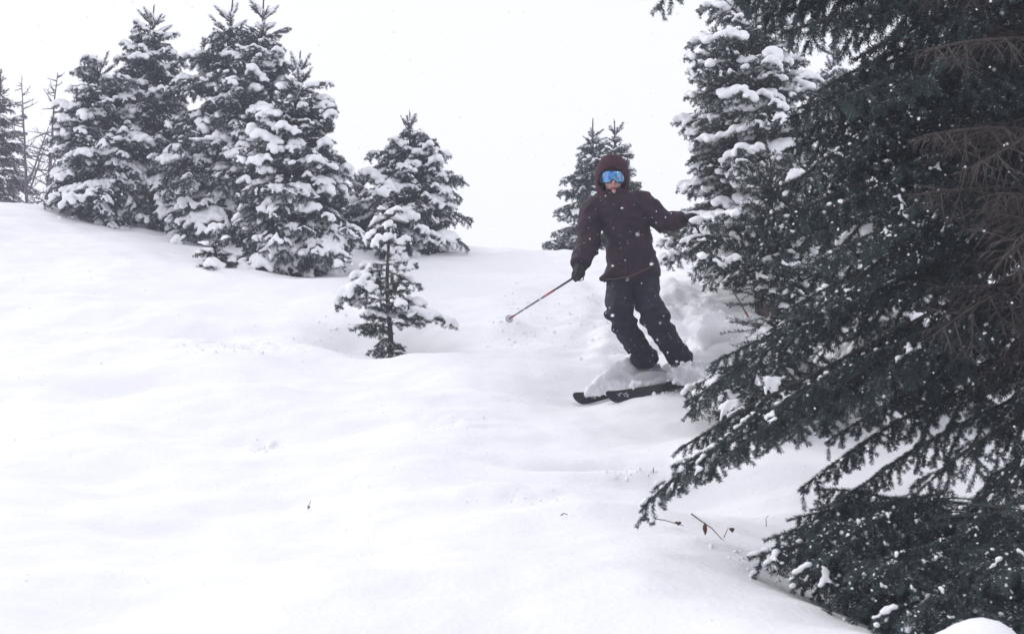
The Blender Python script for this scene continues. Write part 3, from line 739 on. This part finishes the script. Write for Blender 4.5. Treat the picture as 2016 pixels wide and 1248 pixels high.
r_, b_ = stems('tiny dark bud tip alone in the open foreground snow', 608, 6.2, [([(606,1002,0),(608,994,.005),(612,986,.01)], .0028), ([(604,996,0),(609,999,0)], .002)])
leaf(r_, b_, 609, 996, STEM_Y['tiny608'], .014, .014, 6)
r_, b_ = stems('small brown twig tip in the snow lip below the skis', 1108, 6.25, [([(1104,1014,0),(1110,1010,0),(1118,1013,0)], .003)])
r_, b_ = stems('short dark twig in the trough just left of the drooping bough', 1286, 7.3, [([(1286,930,0),(1287,920,0)], .003), ([(1276,938,0),(1280,932,0)], .002)])

# ---------------------------------------------------------------- the skier
SY = 9.7
K = SY / FP       # metres per photo pixel at the skier
def SP(px, py, dy=0.0): return P(px, py, SY + dy)
def loft(rings, ks=20, cap=True):
    """rings: (centre, half width, half depth, width axis or None); closed tube of ellipses"""
    V = []; F = []; n = len(rings)
    cs = [Vector(r[0]) for r in rings]
    for i, r in enumerate(rings):
        t = (cs[min(i + 1, n - 1)] - cs[max(i - 1, 0)]).normalized()
        wa = Vector(r[3]) if len(r) > 3 and r[3] is not None else Vector((1, 0, 0))
        wa = (wa - t * wa.dot(t))
        if wa.length < .2: wa = Vector((0, 0, 1)) - t * t.z
        wa.normalize(); da = t.cross(wa)
        for k in range(ks):
            th = 2 * math.pi * k / ks; V.append(cs[i] + wa * math.cos(th) * r[1] + da * math.sin(th) * r[2])
    for i in range(n - 1):
        for k in range(ks): F.append((i * ks + k, i * ks + (k + 1) % ks, (i + 1) * ks + (k + 1) % ks, (i + 1) * ks + k))
    if cap: F.append(tuple(range(ks))[::-1]); F.append(tuple((n - 1) * ks + k for k in range(ks)))
    return V, F
def ell(c, r, n=16, m=10):
    V = []; F = []; c = Vector(c)
    for i in range(m + 1):
        ph = math.pi * i / m
        for k in range(n):
            th = 2 * math.pi * k / n
            V.append(c + Vector((r[0] * math.sin(ph) * math.cos(th), r[1] * math.sin(ph) * math.sin(th), r[2] * math.cos(ph))))
    for i in range(m):
        for k in range(n): F.append((i * n + k, i * n + (k + 1) % n, (i + 1) * n + (k + 1) % n, (i + 1) * n + k))
    return V, F
def union(parts, name, voxel, smooth_it, mats, disp=None):
    V = []; F = []
    for v, f in parts:
        o = len(V); V += list(v); F += [tuple(x + o for x in q) for q in f]
    me = bpy.data.meshes.new('u'); me.from_pydata([tuple(v) for v in V], [], F)
    out = remesh(me, voxel, smooth_it, name, mats)
    if disp:
        n = len(out.vertices); co = np.empty(n * 3, np.float32); out.vertices.foreach_get('co', co); co = co.reshape(-1, 3)
        no = np.empty(n * 3, np.float32); out.vertices.foreach_get('normal', no); no = no.reshape(-1, 3)
        d = np.array([disp(Vector(c), Vector(k)) for c, k in zip(co.tolist(), no.tolist())], np.float32)
        co += no * d[:, None]; out.vertices.foreach_set('co', co.ravel()); out.update()
    return out

person_base = SP(1300, 752)
person = empty('person', person_base, label='skier in maroon hooded jacket, black trousers and blue mirrored goggles, turning downhill', cat='person')
def pchild(name, me, parent=None, **kw):
    o = link(name, me, parent or person)
    if parent is None or parent is person: o.matrix_local = Matrix.Translation(-person_base)
    return tag(o, **kw)

# body, one continuous figure under the clothes
HC = SP(1206, 352, -.02)   # head centre
def L3(seq, f=1.0): return [(SP(a, b, c), w * K * f, d * f) for a, b, c, w, d in seq]
legL = [(1224,555,0,29,.11),(1219,590,-.14,26,.10),(1220,616,-.28,27,.10),(1229,642,-.26,23,.09),(1246,668,-.15,22,.085),(1261,692,-.06,22,.09),(1274,712,.0,24,.095)]
legR = [(1270,555,0,28,.11),(1274,592,-.15,25,.10),(1287,620,-.30,27,.10),(1299,645,-.28,25,.095),(1315,670,-.16,22,.085),(1329,692,-.07,21,.085),(1341,708,-.02,21,.09)]
armL = [(1180,400,.02,24,.09),(1166,420,0,25,.09),(1159,450,-.04,24,.085),(1157,480,-.08,23,.08),(1148,505,-.17,20,.072),(1140,523,-.24,17,.062)]
armR = [(1244,398,.02,25,.09),(1266,402,0,25,.09),(1286,419,-.03,24,.085),(1307,437,-.06,21,.08),(1329,435,-.11,18,.068),(1346,431,-.15,15,.058)]
torso = [(1244,560,.02,44,.12),(1243,520,.01,46,.135),(1240,480,.0,45,.13),(1233,445,-.01,46,.13),(1222,415,-.01,46,.125),(1214,396,.0,38,.10),(1208,384,.0,19,.07)]
body_parts = [loft(L3(torso, .78)), loft(L3(legL, .66)), loft(L3(legR, .66)), loft(L3(armL, .55)), loft(L3(armR, .55)),
              loft([(SP(1209, 400, .01), .055, .055), (SP(1207, 375, .0), .052, .055), (SP(1206, 360, 0), .05, .055)]),
              ell(HC + Vector((0, .01, .02)), (.073, .092, .098)), ell(HC + Vector((0, -.015, -.055)), (.055, .068, .072)),
              ell(HC + Vector((0, -.062, -.105)), (.026, .026, .024)),                       # chin
              ell(HC + Vector((0, -.093, -.035)), (.013, .020, .018), 10, 6), ell(HC + Vector((0, -.083, -.012)), (.010, .016, .028), 10, 6),  # nose
              ell(HC + Vector((.036, -.058, -.045)), (.026, .024, .024)), ell(HC + Vector((-.036, -.058, -.045)), (.026, .024, .024)),   # cheeks
              ell(HC + Vector((0, -.068, .03)), (.05, .022, .022)),                           # brow
              ell(HC + Vector((.074, .01, -.01)), (.010, .02, .03)), ell(HC + Vector((-.074, .01, -.01)), (.010, .02, .03))]
bod = pchild('body', union(body_parts, 'body', .0065, 2, [M['skin']]))
def small(name, v_f, m, parent=None, **kw): return pchild(name, py_mesh(name, v_f[0], v_f[1], [m]), parent, **kw)
V, F = ell(HC + Vector((0, -.079, -.078)), (.024, .010, .0055)); V2, F2 = ell(HC + Vector((0, -.078, -.087)), (.020, .010, .0055))
small('lips', (V + V2, F + [tuple(x + len(V) for x in f) for f in F2]), M['lips'])
for sx in (-1, 1): small('eye', ell(HC + Vector((sx * .031, -.072, .005)), (.013, .012, .010)), M['eye'])

# fold noise for cloth
def folds(c, n, a=.006, f=9.0, st=2.4):
    v = Vector((c.x * f, c.y * f, c.z * f * st))
    rg = 1 - 2.4 * abs(mnoise.noise(Vector((c.x * 8 + c.z * 5, c.y * 5, c.z * 11 - c.x * 6))))
    return a * (.8 * mnoise.noise(v) + .5 * mnoise.noise(v * 2.1 + Vector((3, 1, 7))) + .75 * rg)
hem = [(1247,548,.02,53,.155),(1245,530,.01,53,.16),(1242,505,.0,49,.15),(1240,480,.0,43,.14),(1234,450,-.01,44,.135),(1224,420,-.01,49,.14),(1216,400,.0,44,.12),(1210,386,.0,30,.10),(1208,376,.0,26,.09)]
hemr = L3(hem); hemr[0] = (*hemr[0], (1, 0, .20)); hemr[1] = (*hemr[1], (1, 0, .18)); hemr[2] = (*hemr[2], (1, 0, .1))
jk = union([loft(hemr), loft(L3(armL)), loft(L3(armR)),
            loft([(SP(1187, 553, -.03), .022, .03), (SP(1200, 540, -.05), .03, .05), (SP(1215, 520, -.05), .03, .05)])], 'jacket', .0085, 4, [M['jacket']],
           lambda c, n: folds(c, n, .014, 7, .8) + .004 * mnoise.noise(c * 34) + (.007 * math.sin(c.z * 95 + c.x * 30) * max(0, 1 - abs(c.z - 1.78) / .22) if abs(c.x - .57) < .12 else 0)
                        + (.008 * math.sin(c.x * 75 + c.z * 35) * max(0, 1 - abs(c.x - 1.17) / .16) if c.z > 2.1 else 0))
jacket = pchild('jacket', jk)
# piping along the hem
hp = [SP(1190,550,-.17), SP(1212,549,-.18), SP(1240,544,-.185), SP(1262,535,-.18), SP(1280,526,-.16)]
small('hem_piping', tube(hp, [.003] * 5, 6), M['trim'], None)
small('chest_pocket_zip', tube([SP(1240,440,-.165), SP(1258,452,-.155)], [.003] * 2, 6), M['strap'])
small('pocket_zip', tube([SP(1206,500,-.15), SP(1212,530,-.165)], [.003] * 2, 6), M['strap']); small('pocket_zip', tube([SP(1272,492,-.13), SP(1268,520,-.155)], [.003] * 2, 6), M['strap'])
small('zip', tube([SP(1211,400,-.155), SP(1222,440,-.165), SP(1232,490,-.17), SP(1236,545,-.18)], [.004] * 4, 6), M['strap'])
# trousers
def leg_disp(c, n):
    kz = CZ - (628 - 624) / FP * SY
    a = folds(c, n, .009, 8, 1.2)
    kn = max(0, 1 - abs(c.z - kz) / .13)
    return a + kn * .016 * math.sin(c.z * 62 + c.x * 12) + .003 * mnoise.noise(c * 30)
cuffL = loft([(SP(1262,694,-.04), .098, .10), (SP(1272,708,.0), .104, .105), (SP(1275,714,.01), .10, .10)]); cuffR = loft([(SP(1330,692,-.05), .09, .092), (SP(1342,709,-.02), .092, .092), (SP(1345,715,-.01), .088, .088)])
kneeL = ell(SP(1215, 622, -.33), (.080, .06, .062)); kneeR = ell(SP(1297, 632, -.35), (.098, .06, .068))
tr_ = pchild('trousers', union([loft(L3([(1246,528,.02,48,.13),(1246,550,.02,51,.14),(1247,572,.0,50,.135),(1247,584,-.03,40,.11)])), loft(L3(legL)), loft(L3(legR)), cuffL, cuffR, kneeL, kneeR], 'trousers', .0085, 3, [M['trouser']], leg_disp))
# hood: shell with an oval face opening
def hood():
    bm = bmesh.new(); hc = HC + Vector((0, .02, .0)); n, m = 40, 28; grid = []
    for i in range(m + 1):
        ph = math.pi * (i / m) * .93; row = []
        for k in range(n):
            th = 2 * math.pi * k / n
            x = .120 * math.sin(ph) ** .85 * math.cos(th); y = .145 * math.sin(ph) ** .85 * math.sin(th); z = .176 * math.cos(ph)
            if z < -.05: x *= 1 + (-.05 - z) * .9; y *= 1 + (-.05 - z) * .5
            v = Vector((x, y, z)); v += v.normalized() * (.005 * mnoise.noise(v * 16) + .003 * mnoise.noise(v * 40))
            row.append(bm.verts.new(hc + v))
        grid.append(row)
    for i in range(m):
        for k in range(n): bm.faces.new((grid[i][k], grid[i][(k + 1) % n], grid[i + 1][(k + 1) % n], grid[i + 1][k]))
    fc = HC + Vector((-.003, 0, -.040))
    dele = [f for f in bm.faces if f.calc_center_median().y < HC.y and ((f.calc_center_median().x - fc.x) / (.100 + min(0, f.calc_center_median().z - fc.z) * .35)) ** 2 + ((f.calc_center_median().z - fc.z) / .108) ** 2 < 1]
    bmesh.ops.delete(bm, geom=dele, context='FACES')
    me = bpy.data.meshes.new('hood'); bm.to_mesh(me); bm.free(); me.materials.append(M['hood'])
    for p in me.polygons: p.use_smooth = True
    o = pchild('hood', me); s = o.modifiers.new('s', 'SOLIDIFY'); s.thickness = .014; s.offset = -1
    s2 = o.modifiers.new('d', 'SUBSURF'); s2.levels = 1; s2.render_levels = 1
    return o
hood_o = hood()
def snow_specks(name, me, parent, n, seed, r0, r1):
    # small crystals stuck to the cloth that faces the camera or the sky
    rg = random.Random(seed); iv, jf = ico(); V = []; F = []; k = 0; vs = me.vertices
    while k < n:
        v = vs[rg.randrange(len(vs))]
        if v.normal.y > .2 and v.normal.z < .4: continue
        r_ = r0 + (r1 - r0) * rg.random() ** 3
        V.append(iv * r_ * np.array([1, .6, 1]) + np.array(v.co[:])); F.append(jf + k * len(iv)); k += 1
    o = link(name, mesh_np(name, np.concatenate(V), [np.concatenate(F)], True, [M['snow']]), parent); o['kind'] = 'stuff'
snow_specks('snow_specks', jk, jacket, 70, 1, .0012, .005); snow_specks('snow_specks', tr_.data, tr_, 60, 2, .0010, .004)
# collar closing under the chin
small('collar', loft([(SP(1209, 406, .02), .155, .115), (SP(1208, 398, .02), .130, .112), (SP(1206, 392, .025), .108, .105), (SP(1206, 387, .04), .095, .085)], 28), M['hood'])
# knitted cap under the hood
V, F = ell(HC + Vector((0, .005, .045)), (.081, .098, .085)); small('cap', (V, F), M['cap'])
# goggles
def goggles():
    gc = HC + Vector((-.002, 0, .002)); root = None
    def shell(w, h, off, name, m, parent=None, th=.004):
        V = []; F = []; NU, NV = 28, 10
        for i in range(NU + 1):
            u = -1 + 2 * i / NU; ang = u * 1.02
            xx = w * math.sin(ang) / math.sin(1.02); yy = -.098 - off + .060 * (1 - math.cos(ang)) * 1.5
            top = h * (1 - .20 * abs(u) ** 4 - .06 * math.exp(-(u / .2) ** 2)); bot = -h * (1 - .34 * abs(u) ** 3) + h * .62 * math.exp(-(u / .22) ** 2)
            for j in range(NV + 1):
                v = j / NV; z = bot + (top - bot) * v
                V.append(gc + Vector((xx, yy - .006 * math.sin(math.pi * v), z)))
        for i in range(NU):
            for j in range(NV): a = i * (NV + 1) + j; F.append((a, a + NV + 1, a + NV + 2, a + 1))
        o = small(name, (V, F), m, parent); s = o.modifiers.new('s', 'SOLIDIFY'); s.thickness = th; s.offset = 0; return o
    fr = shell(.096, .050, .0, 'goggles', M['strap'], None, .014)
    ln = shell(.092, .046, .010, 'goggle_lens', M['lens'], fr, .003); ln.matrix_local = Matrix.Identity(4)
    V, F = [], []
    for i in range(33):
        th = 2 * math.pi * i / 32; p = gc + Vector((.093 * math.sin(th), .01 - .10 * math.cos(th) * 1.0, 0))
        V += [p + Vector((0, 0, .016)), p + Vector((0, 0, -.016))]
    for i in range(4, 28): F.append((2 * i, 2 * i + 2, 2 * i + 3, 2 * i + 1))
    st = small('goggle_strap', (V, F), M['strap'], fr); st.matrix_local = Matrix.Identity(4)
    s = st.modifiers.new('s', 'SOLIDIFY'); s.thickness = .004
goggles()

# gloves: palm, cuff, four curled fingers and a thumb round the grip
def glove(name, wrist, fwd, grip_dir, side):
    """fwd: direction of forearm; grip_dir: direction of the pole in the fist (downwards)"""
    fwd = fwd.normalized(); g = (grip_dir - fwd * grip_dir.dot(fwd)).normalized(); n = fwd.cross(g).normalized() * side   # n: back of hand normal
    pts = []
    def W3(a, b, c): return wrist + fwd * a + g * b + n * c
    pts.append(loft([(W3(-.06, 0, 0), .050, .046), (W3(-.02, 0, 0), .046, .040), (W3(.01, 0, 0), .040, .034)], 14))      # gauntlet
    pts.append(loft([(W3(.0, 0, .0), .036, .030, g), (W3(.035, 0, .004), .046, .026, g), (W3(.075, 0, .006), .046, .024, g), (W3(.09, 0, .004), .040, .020, g)], 14))
    for i, (off, ln) in enumerate(((-.034, .9), (-.012, 1.0), (.011, .96), (.033, .8))):
        c = [W3(.075, off, .008), W3(.075 + .038 * ln, off, .002), W3(.075 + .046 * ln, off * 1.0, -.028), W3(.075 + .018 * ln, off, -.046), W3(.055, off, -.040)]
        pts.append(loft([(c[0], .0125, .0125), (c[1], .0125, .0125), (c[2], .012, .012), (c[3], .011, .011), (c[4], .009, .009)], 10))
    c = [W3(.02, -.028, -.008), W3(.045, -.046, -.022), W3(.072, -.044, -.042), W3(.088, -.026, -.054)]
    pts.append(loft([(c[0], .017, .017), (c[1], .014, .014), (c[2], .0125, .0125), (c[3], .010, .010)], 10))
    o = pchild(name, union(pts, name, .0045, 1, [M['glove']]))
    return W3(.078, 0, -.020), g     # centre of the fist
# image-left hand
wl = SP(1140, 524, -.25); tipL = P(997, 631, 10.9)
handL, gl = glove('glove', wl, (SP(1130, 548, -.33) - wl), (tipL - SP(1132, 538, -.30)), -1)
wr = SP(1346, 431, -.15); tipR = P(1479, 634, 10.35)
handR, gr_ = glove('glove', wr, (SP(1370, 431, -.20) - wr), (tipR - SP(1360, 431, -.2)), 1)

def pole(label, hand, tip, bands):
    d = (tip - hand).normalized(); top = hand - d * .07
    root = empty('ski_pole', tip, label=label, cat='ski pole', group='pair of ski poles held by the skier'); off = Matrix.Translation(-tip)
    def ch(name, vf, m):
        o = link(name, py_mesh(name, vf[0], vf[1], [m]), root); o.matrix_local = off; return o
    ch('shaft', tube([hand + d * .06, hand.lerp(tip, .5), tip - d * .01], [.0085, .008, .006], 10), M['pole'])
    ch('grip', tube([top - d * .005, top, top + d * .03, hand, hand + d * .05, hand + d * .065], [.010, .019, .016, .015, .016, .011], 12), M['strap'])
    for a, b, m in bands:
        ch('band', tube([hand.lerp(tip, a), hand.lerp(tip, b)], [.0092, .0090], 10), M[m])
    V = []; F = []; a = d.cross(Vector((0, 1, 0))).normalized(); b = d.cross(a); c = tip - d * .07
    bk = tube([c - d * .012, c - d * .004, c, c + d * .004], [.010, .034, .036, .030], 14); ch('basket', bk, M['pole_white'])
    ch('tip', tube([tip - d * .012, tip + d * .012], [.006, .001], 8), M['steel'])
    st = tube([top + a * .02, top + a * .05 + d * .04, hand + a * .045 + d * .03, hand + a * .02], [.004] * 4, 6); ch('wrist_strap', st, M['strap'])
    return root
pole('ski pole planted left of the skier, thin shaft with a red section', handL, tipL, [(.30, .44, 'pole_red'), (.46, .50, 'pole_white'), (.88, .92, 'pole_red')])
pole('ski pole right of the skier with its basket by the short fir', handR, tipR, [(.90, .945, 'pole_red')])

# boots
def boot(label, ankle, sole, d):
    """ankle: where the trouser cuff ends, sole: centre of the boot sole, d: toe direction"""
    d = d.normalized(); up = Vector((0, 0, 1)); up = (ankle - sole).normalized()
    s = d.cross(up).normalized()
    parts = [loft([(ankle + up * .05, .058, .066, s), (ankle, .056, .066, s), (sole + up * .11 - d * .03, .052, .072, s), (sole + up * .05 - d * .02, .050, .08, s)], 16),
             loft([(sole - d * .14 + up * .035, .034, .032, s), (sole - d * .10 + up * .045, .044, .045, s), (sole + up * .05, .048, .050, s), (sole + d * .08 + up * .038, .046, .038, s), (sole + d * .135 + up * .026, .036, .024, s), (sole + d * .15 + up * .022, .022, .016, s)], 16)]
    b = pchild('ski_boot', union(parts, 'ski_boot', .006, 1, [M['boot']]))
    for k, (f, h) in enumerate(((.09, .075), (.04, .098), (-.0, .14), (-.005, .19))):
        c = sole + d * f + up * h; q = tube([c - s * .05 + d * .012, c - s * .02 + d * .045, c + s * .02 + d * .045, c + s * .05 + d * .012], [.005] * 4, 6)
        o = link('buckle', py_mesh('buckle', q[0], q[1], [M['boot_red'] if k % 2 else M['steel']]), b)
# skis
def ski(label, boot_pt, tip_pt, roll):
    d = (tip_pt - boot_pt).normalized(); Lf = (tip_pt - boot_pt).length; Lb = .74
    up0 = Vector((0, 0, 1)); s = d.cross(up0).normalized(); up = s.cross(d).normalized()
    rm = Matrix.Rotation(roll, 3, d); s = rm @ s; up = rm @ up
    root = empty('ski', boot_pt, label=label, cat='ski', group='pair of skis under the skier')
    V = []; F = []; TS = [i / 40 * .90 for i in range(41)] + [.90 + .1 * (1 - (1 - q / 16) ** 1.8) for q in range(1, 16)] + [.9995]; n = len(TS) - 1
    def prof(t):      # t from tail 0 to tip 1
        w = .035 + .026 * (2 * abs(t - .47)) ** 2.5
        if t > .945: w *= math.sqrt(max(0, 1 - ((t - .945) / .055) ** 2.2)) * .98 + .02
        if t < .02: w *= .8
        z = 0
        if t > .90: z += .030 * ((t - .90) / .10) ** 1.8
        if t < .05: z += .012 * ((.05 - t) / .05)
        return w, z
    def pt(t, u, h):
        w, z = prof(t); th = .007 + .008 * (1 - min(1, 2.2 * abs(t - .47)))
        return d * (-Lb + (Lf + Lb) * t) + s * w * u + up * (z + h * th)
    for i in range(n + 1):
        t = TS[i]
        V += [pt(t, -1, 0), pt(t, -1, .6), pt(t, -.8, 1), pt(t, .8, 1), pt(t, 1, .6), pt(t, 1, 0)]
    for i in range(n):
        for k in range(6): F.append((i * 6 + k, i * 6 + (k + 1) % 6, (i + 1) * 6 + (k + 1) % 6, (i + 1) * 6 + k))
    F.append(tuple(range(6))); F.append(tuple(n * 6 + k for k in range(6))[::-1])
    me = py_mesh('ski', V, F, [M['ski']], False); link('deck', me, root)
    # pale scribble graphic near the shovel
    def stroke(pp, w=.0035):
        VV = []; FF = []
        for i, (t, u) in enumerate(pp):
            t2, u2 = pp[min(i + 1, len(pp) - 1)]; t1, u1 = pp[max(i - 1, 0)]
            dt = (t2 - t1) * (Lf + Lb); du = (u2 - u1) * .05; l = math.hypot(dt, du) + 1e-9; nt, nu = -du / l * w / (Lf + Lb), dt / l * w / .05
            VV += [pt(t + nt, u + nu, 1) + up * .0012, pt(t - nt, u - nu, 1) + up * .0012]
        for i in range(len(pp) - 1): FF.append((2 * i, 2 * i + 1, 2 * i + 3, 2 * i + 2))
        return VV, FF
    for pp in ([(.900 + .012 * math.cos(a), .0 + .45 * math.sin(a)) for a in [k * .5 for k in range(9)]], [(.872 + .010 * math.sin(a * 2), -.5 + .16 * a) for a in [k * .5 for k in range(12)]], [(.918 + .006 * math.cos(a * 1.7), .35 - .12 * a) for a in [k * .5 for k in range(9)]]):
        vv, ff = stroke(pp); link('graphic', py_mesh('graphic', vv, ff, [M['ski_mark']], False), root)
    # binding
    for f0, f1, h in ((.13, .21, .030), (-.20, -.12, .040)):
        q0 = d * f0 + up * .012; q1 = d * f1 + up * .012
        vf = loft([(q0, .030, h * .5, s), (q0.lerp(q1, .3) + up * h * .4, .032, h * .7, s), (q1 + up * h * .2, .026, h * .5, s)], 10)
        link('binding', py_mesh('binding', vf[0], vf[1], [M['strap']]), root)
    return root, d, up
bL = SP(1288, 757, .02); bR = SP(1352, 754, -.12)
k1, d1, u1 = ski('inside ski, its rounded black tip farthest left', bL, P(1127, 789, 9.34), R(-46))
k2, d2, u2 = ski('outside ski in front, black with pale scribble on its tip', bR, P(1192, 786, 9.12), R(-44))
boot('left', SP(1277, 722, .01), bL + u1 * .018, d1); boot('right', SP(1344, 716, -.03), bR + u2 * .018, d2)

# ---------------------------------------------------------------- thrown snow
def heap(name, label, centers, voxel, cat=None, sm=2):
    C = np.array([c[:3] for c in centers]); r = np.array([c[3] for c in centers])
    V, F = blobs_mesh(C, r, .8); me = mesh_np('t', V, [F]); out = remesh(me, voxel, sm, name, [M['snow']]); bpy.data.meshes.remove(me)
    o = link(name, out); tag(o, label, cat, None, 'stuff'); return o
rng = random.Random(77)
cs = []
# fan of powder pushed up from the skis, and piled over the boots
for k in range(1500):
    u = rng.random(); v = rng.random() ** .9
    px = 1152 + u * 215
    ridge = 777 - 72 * min(1, u / .36) ** .72 + (4 if u > .42 else 0) + 150 * max(0, u - .42)
    basey = 784 - 30 * u; py = basey + (ridge - basey) * v
    Y = 9.42 + .40 * u + .18 * v * min(1, u * 4) + rng.uniform(-.02, .02)
    p = P(px, py, Y); p.z += .012 * mnoise.noise(Vector((p.x * 9, p.z * 9, 2)))
    cs.append((*p, rng.uniform(.022, .036) * (.6 + .4 * min(1, u * 5))))
heap('snow_spray', 'smooth wedge of powder peeling up behind the ski tips', cs, .009, sm=7); cs = []
for k in range(260):
    px = rng.gauss(1292, 17); py = rng.gauss(755, 5); cs.append((*P(px, min(py, 762), 9.62 + rng.uniform(-.12, .1)), rng.uniform(.012, .028)))
for k in range(380):
    px = rng.gauss(1354, 17); py = rng.gauss(742, 9); cs.append((*P(px, min(py, 756), 9.50 + rng.uniform(-.1, .1)), rng.uniform(.012, .028)))
for k in range(300):
    u = rng.random(); px = 1240 + u * 115; py = 768 - u * 20 + rng.gauss(-7, 3); cs.append((*P(px, py, 9.44 + .14 * u + rng.uniform(-.03, .05)), rng.uniform(.008, .020)))
for k in range(700):
    px = rng.uniform(1340, 1480); u = (px - 1340) / 140; py = 752 - 20 * u - rng.random() ** 1.5 * (38 - 18 * u); cs.append((*P(px, py, 9.66 + .15 * u + rng.uniform(-.1, .12)), rng.uniform(.012, .034)))
heap('snow_spray', 'powder thrown up by the skis and piled over the boots', cs, .008, sm=4)
# airborne powder: a soft cloud round the boots and the turn
def puff(label, blobs, dens):
    parts = [ell(P(px, py, Y), (rx, ry, rz), 16, 10) for px, py, Y, rx, ry, rz in blobs]
    me = union(parts, 'powder_cloud', .02, 2, [])
    m = bpy.data.materials.new('airborne_powder'); m.use_nodes = True; nt = m.node_tree; nt.nodes.clear()
    v = nt.nodes.new('ShaderNodeVolumePrincipled'); v.inputs['Color'].default_value = (.97, .97, 1, 1)
    tc = nt.nodes.new('ShaderNodeTexCoord'); nz = nt.nodes.new('ShaderNodeTexNoise'); nz.inputs['Scale'].default_value = 9; nz.inputs['Detail'].default_value = 4
    mr = nt.nodes.new('ShaderNodeMapRange'); mr.inputs['From Min'].default_value = .36; mr.inputs['From Max'].default_value = .62; mr.inputs['To Max'].default_value = dens
    o_ = nt.nodes.new('ShaderNodeOutputMaterial')
    nt.links.new(tc.outputs['Object'], nz.inputs['Vector']); nt.links.new(nz.outputs['Fac'], mr.inputs['Value']); nt.links.new(mr.outputs['Result'], v.inputs['Density']); nt.links.new(v.outputs[0], o_.inputs['Volume'])
    me.materials.append(m); o = link('powder_cloud', me); tag(o, label, None, None, 'stuff')
puff('soft cloud of airborne powder trailing behind the boots', [(1380, 722, 9.75, .16, .22, .12), (1430, 705, 9.9, .18, .22, .13), (1330, 735, 9.7, .14, .2, .09), (1470, 690, 10.1, .14, .2, .12), (1260, 735, 9.75, .16, .15, .10), (1420, 665, 10.4, .22, .25, .14), (1215, 730, 9.62, .13, .10, .09), (1285, 745, 9.5, .16, .10, .06), (1345, 738, 9.4, .13, .10, .07)], 16.0)
# loose lumps in the churned snow
def lumps(name, label, items):
    iv, jf = ico(); V = []; F = []; off = 0; rs = np.random.RandomState(5)
    for (p, r) in items:
        w = iv * (1 + rs.uniform(-.35, .35, (len(iv), 1))) * r * rs.uniform(.6, 1.2, (1, 3)); V.append(w + np.array(p)); F.append(jf + off); off += len(iv)
    o = link(name, mesh_np(name, np.concatenate(V), [np.concatenate(F)], True, [M['snow']])); tag(o, label, None, None, 'stuff')
it = []
def scatter(px, py, Y, sx, sy, n, r0, r1):
    for k in range(n):
        x = (rng.gauss(px, sx) - 1008) / FP * Y; y = Y + rng.gauss(0, sy); r = r0 + (r1 - r0) * rng.random() ** 3; it.append(((x, y, g1(x, y) + r * .2), r))
scatter(1430, 660, 10.9, 45, .45, 260, .006, .034); scatter(1300, 640, 11.3, 90, .8, 110, .005, .024); scatter(1010, 625, 11.2, 22, .25, 60, .006, .022)
scatter(1130, 640, 11.3, 40, .5, 30, .005, .02); scatter(470, 660, 10.5, 60, .3, 45, .005, .018); scatter(520, 855, 7.8, 14, .08, 40, .006, .022); scatter(880, 840, 8.1, 30, .15, 14, .004, .012)
scatter(1250, 918, 7.25, 55, .1, 190, .006, .024); scatter(1040, 985, 6.35, 60, .06, 16, .004, .010); scatter(650, 620, 11.5, 30, .3, 40, .005, .02); scatter(1500, 1080, 5.3, 60, .2, 60, .004, .012); scatter(1350, 760, 9.6, 40, .2, 120, .006, .022)
lumps('snow_lumps', 'loose crumbs of snow strewn over the slope and tracks', it)
it = []
for k in range(260):   # crumbs in the air round skis, pole tips
    z = rng.choice([(1420, 655, 40, 40, 10.7), (1335, 720, 35, 28, 9.7), (1012, 598, 16, 20, 10.95), (1450, 690, 35, 25, 10.2), (1240, 735, 30, 20, 9.9), (1170, 600, 40, 25, 10.9)])
    it.append((P(rng.gauss(z[0], z[2]), rng.gauss(z[1], z[3]), z[4] + rng.gauss(0, .15)), .003 + .012 * rng.random() ** 3))
lumps('flying_snow', 'crumbs of powder flying up behind the skis and pole tips', it)
# falling flakes
it = []
for k in range(5200):
    Y = 1.6 + 15 * rng.random() ** .8; x = rng.uniform(-.48, .48) * Y; z = CZ + rng.uniform(-.27, .27) * Y
    if z > g1(x, Y) + .02: it.append((Vector((x, Y, z)), rng.uniform(.0014, .0042) * (1 if Y > 3 else .6)))
lumps('falling_snowflakes', 'snowflakes falling through the air over the whole slope', it)

# ---------------------------------------------------------------- snowy air
hv, hf = [], []
x0, x1, y0, y1, z0, z1 = -61.5, 61.5, -61.5, 61.5, float(GZ.min()) - 1.0, 7.5
bm = bmesh.new(); bmesh.ops.create_cube(bm, size=1)
for v in bm.verts: v.co = Vector((x0 if v.co.x < 0 else x1, y0 if v.co.y < 0 else y1, z0 if v.co.z < 0 else z1))
me = bpy.data.meshes.new('haze'); bm.to_mesh(me); bm.free()
hm = bpy.data.materials.new('haze_air'); hm.use_nodes = True; nt = hm.node_tree; nt.nodes.clear()
pv = nt.nodes.new('ShaderNodeVolumePrincipled'); pv.inputs['Density'].default_value = 0.0043; pv.inputs['Color'].default_value = (0.84, 0.87, 1.0, 1)
out = nt.nodes.new('ShaderNodeOutputMaterial'); nt.links.new(pv.outputs[0], out.inputs['Volume']); me.materials.append(hm)
hz = link('haze', me); tag(hz, 'thin pale snowy haze hanging over the slope', None, None, 'stuff')
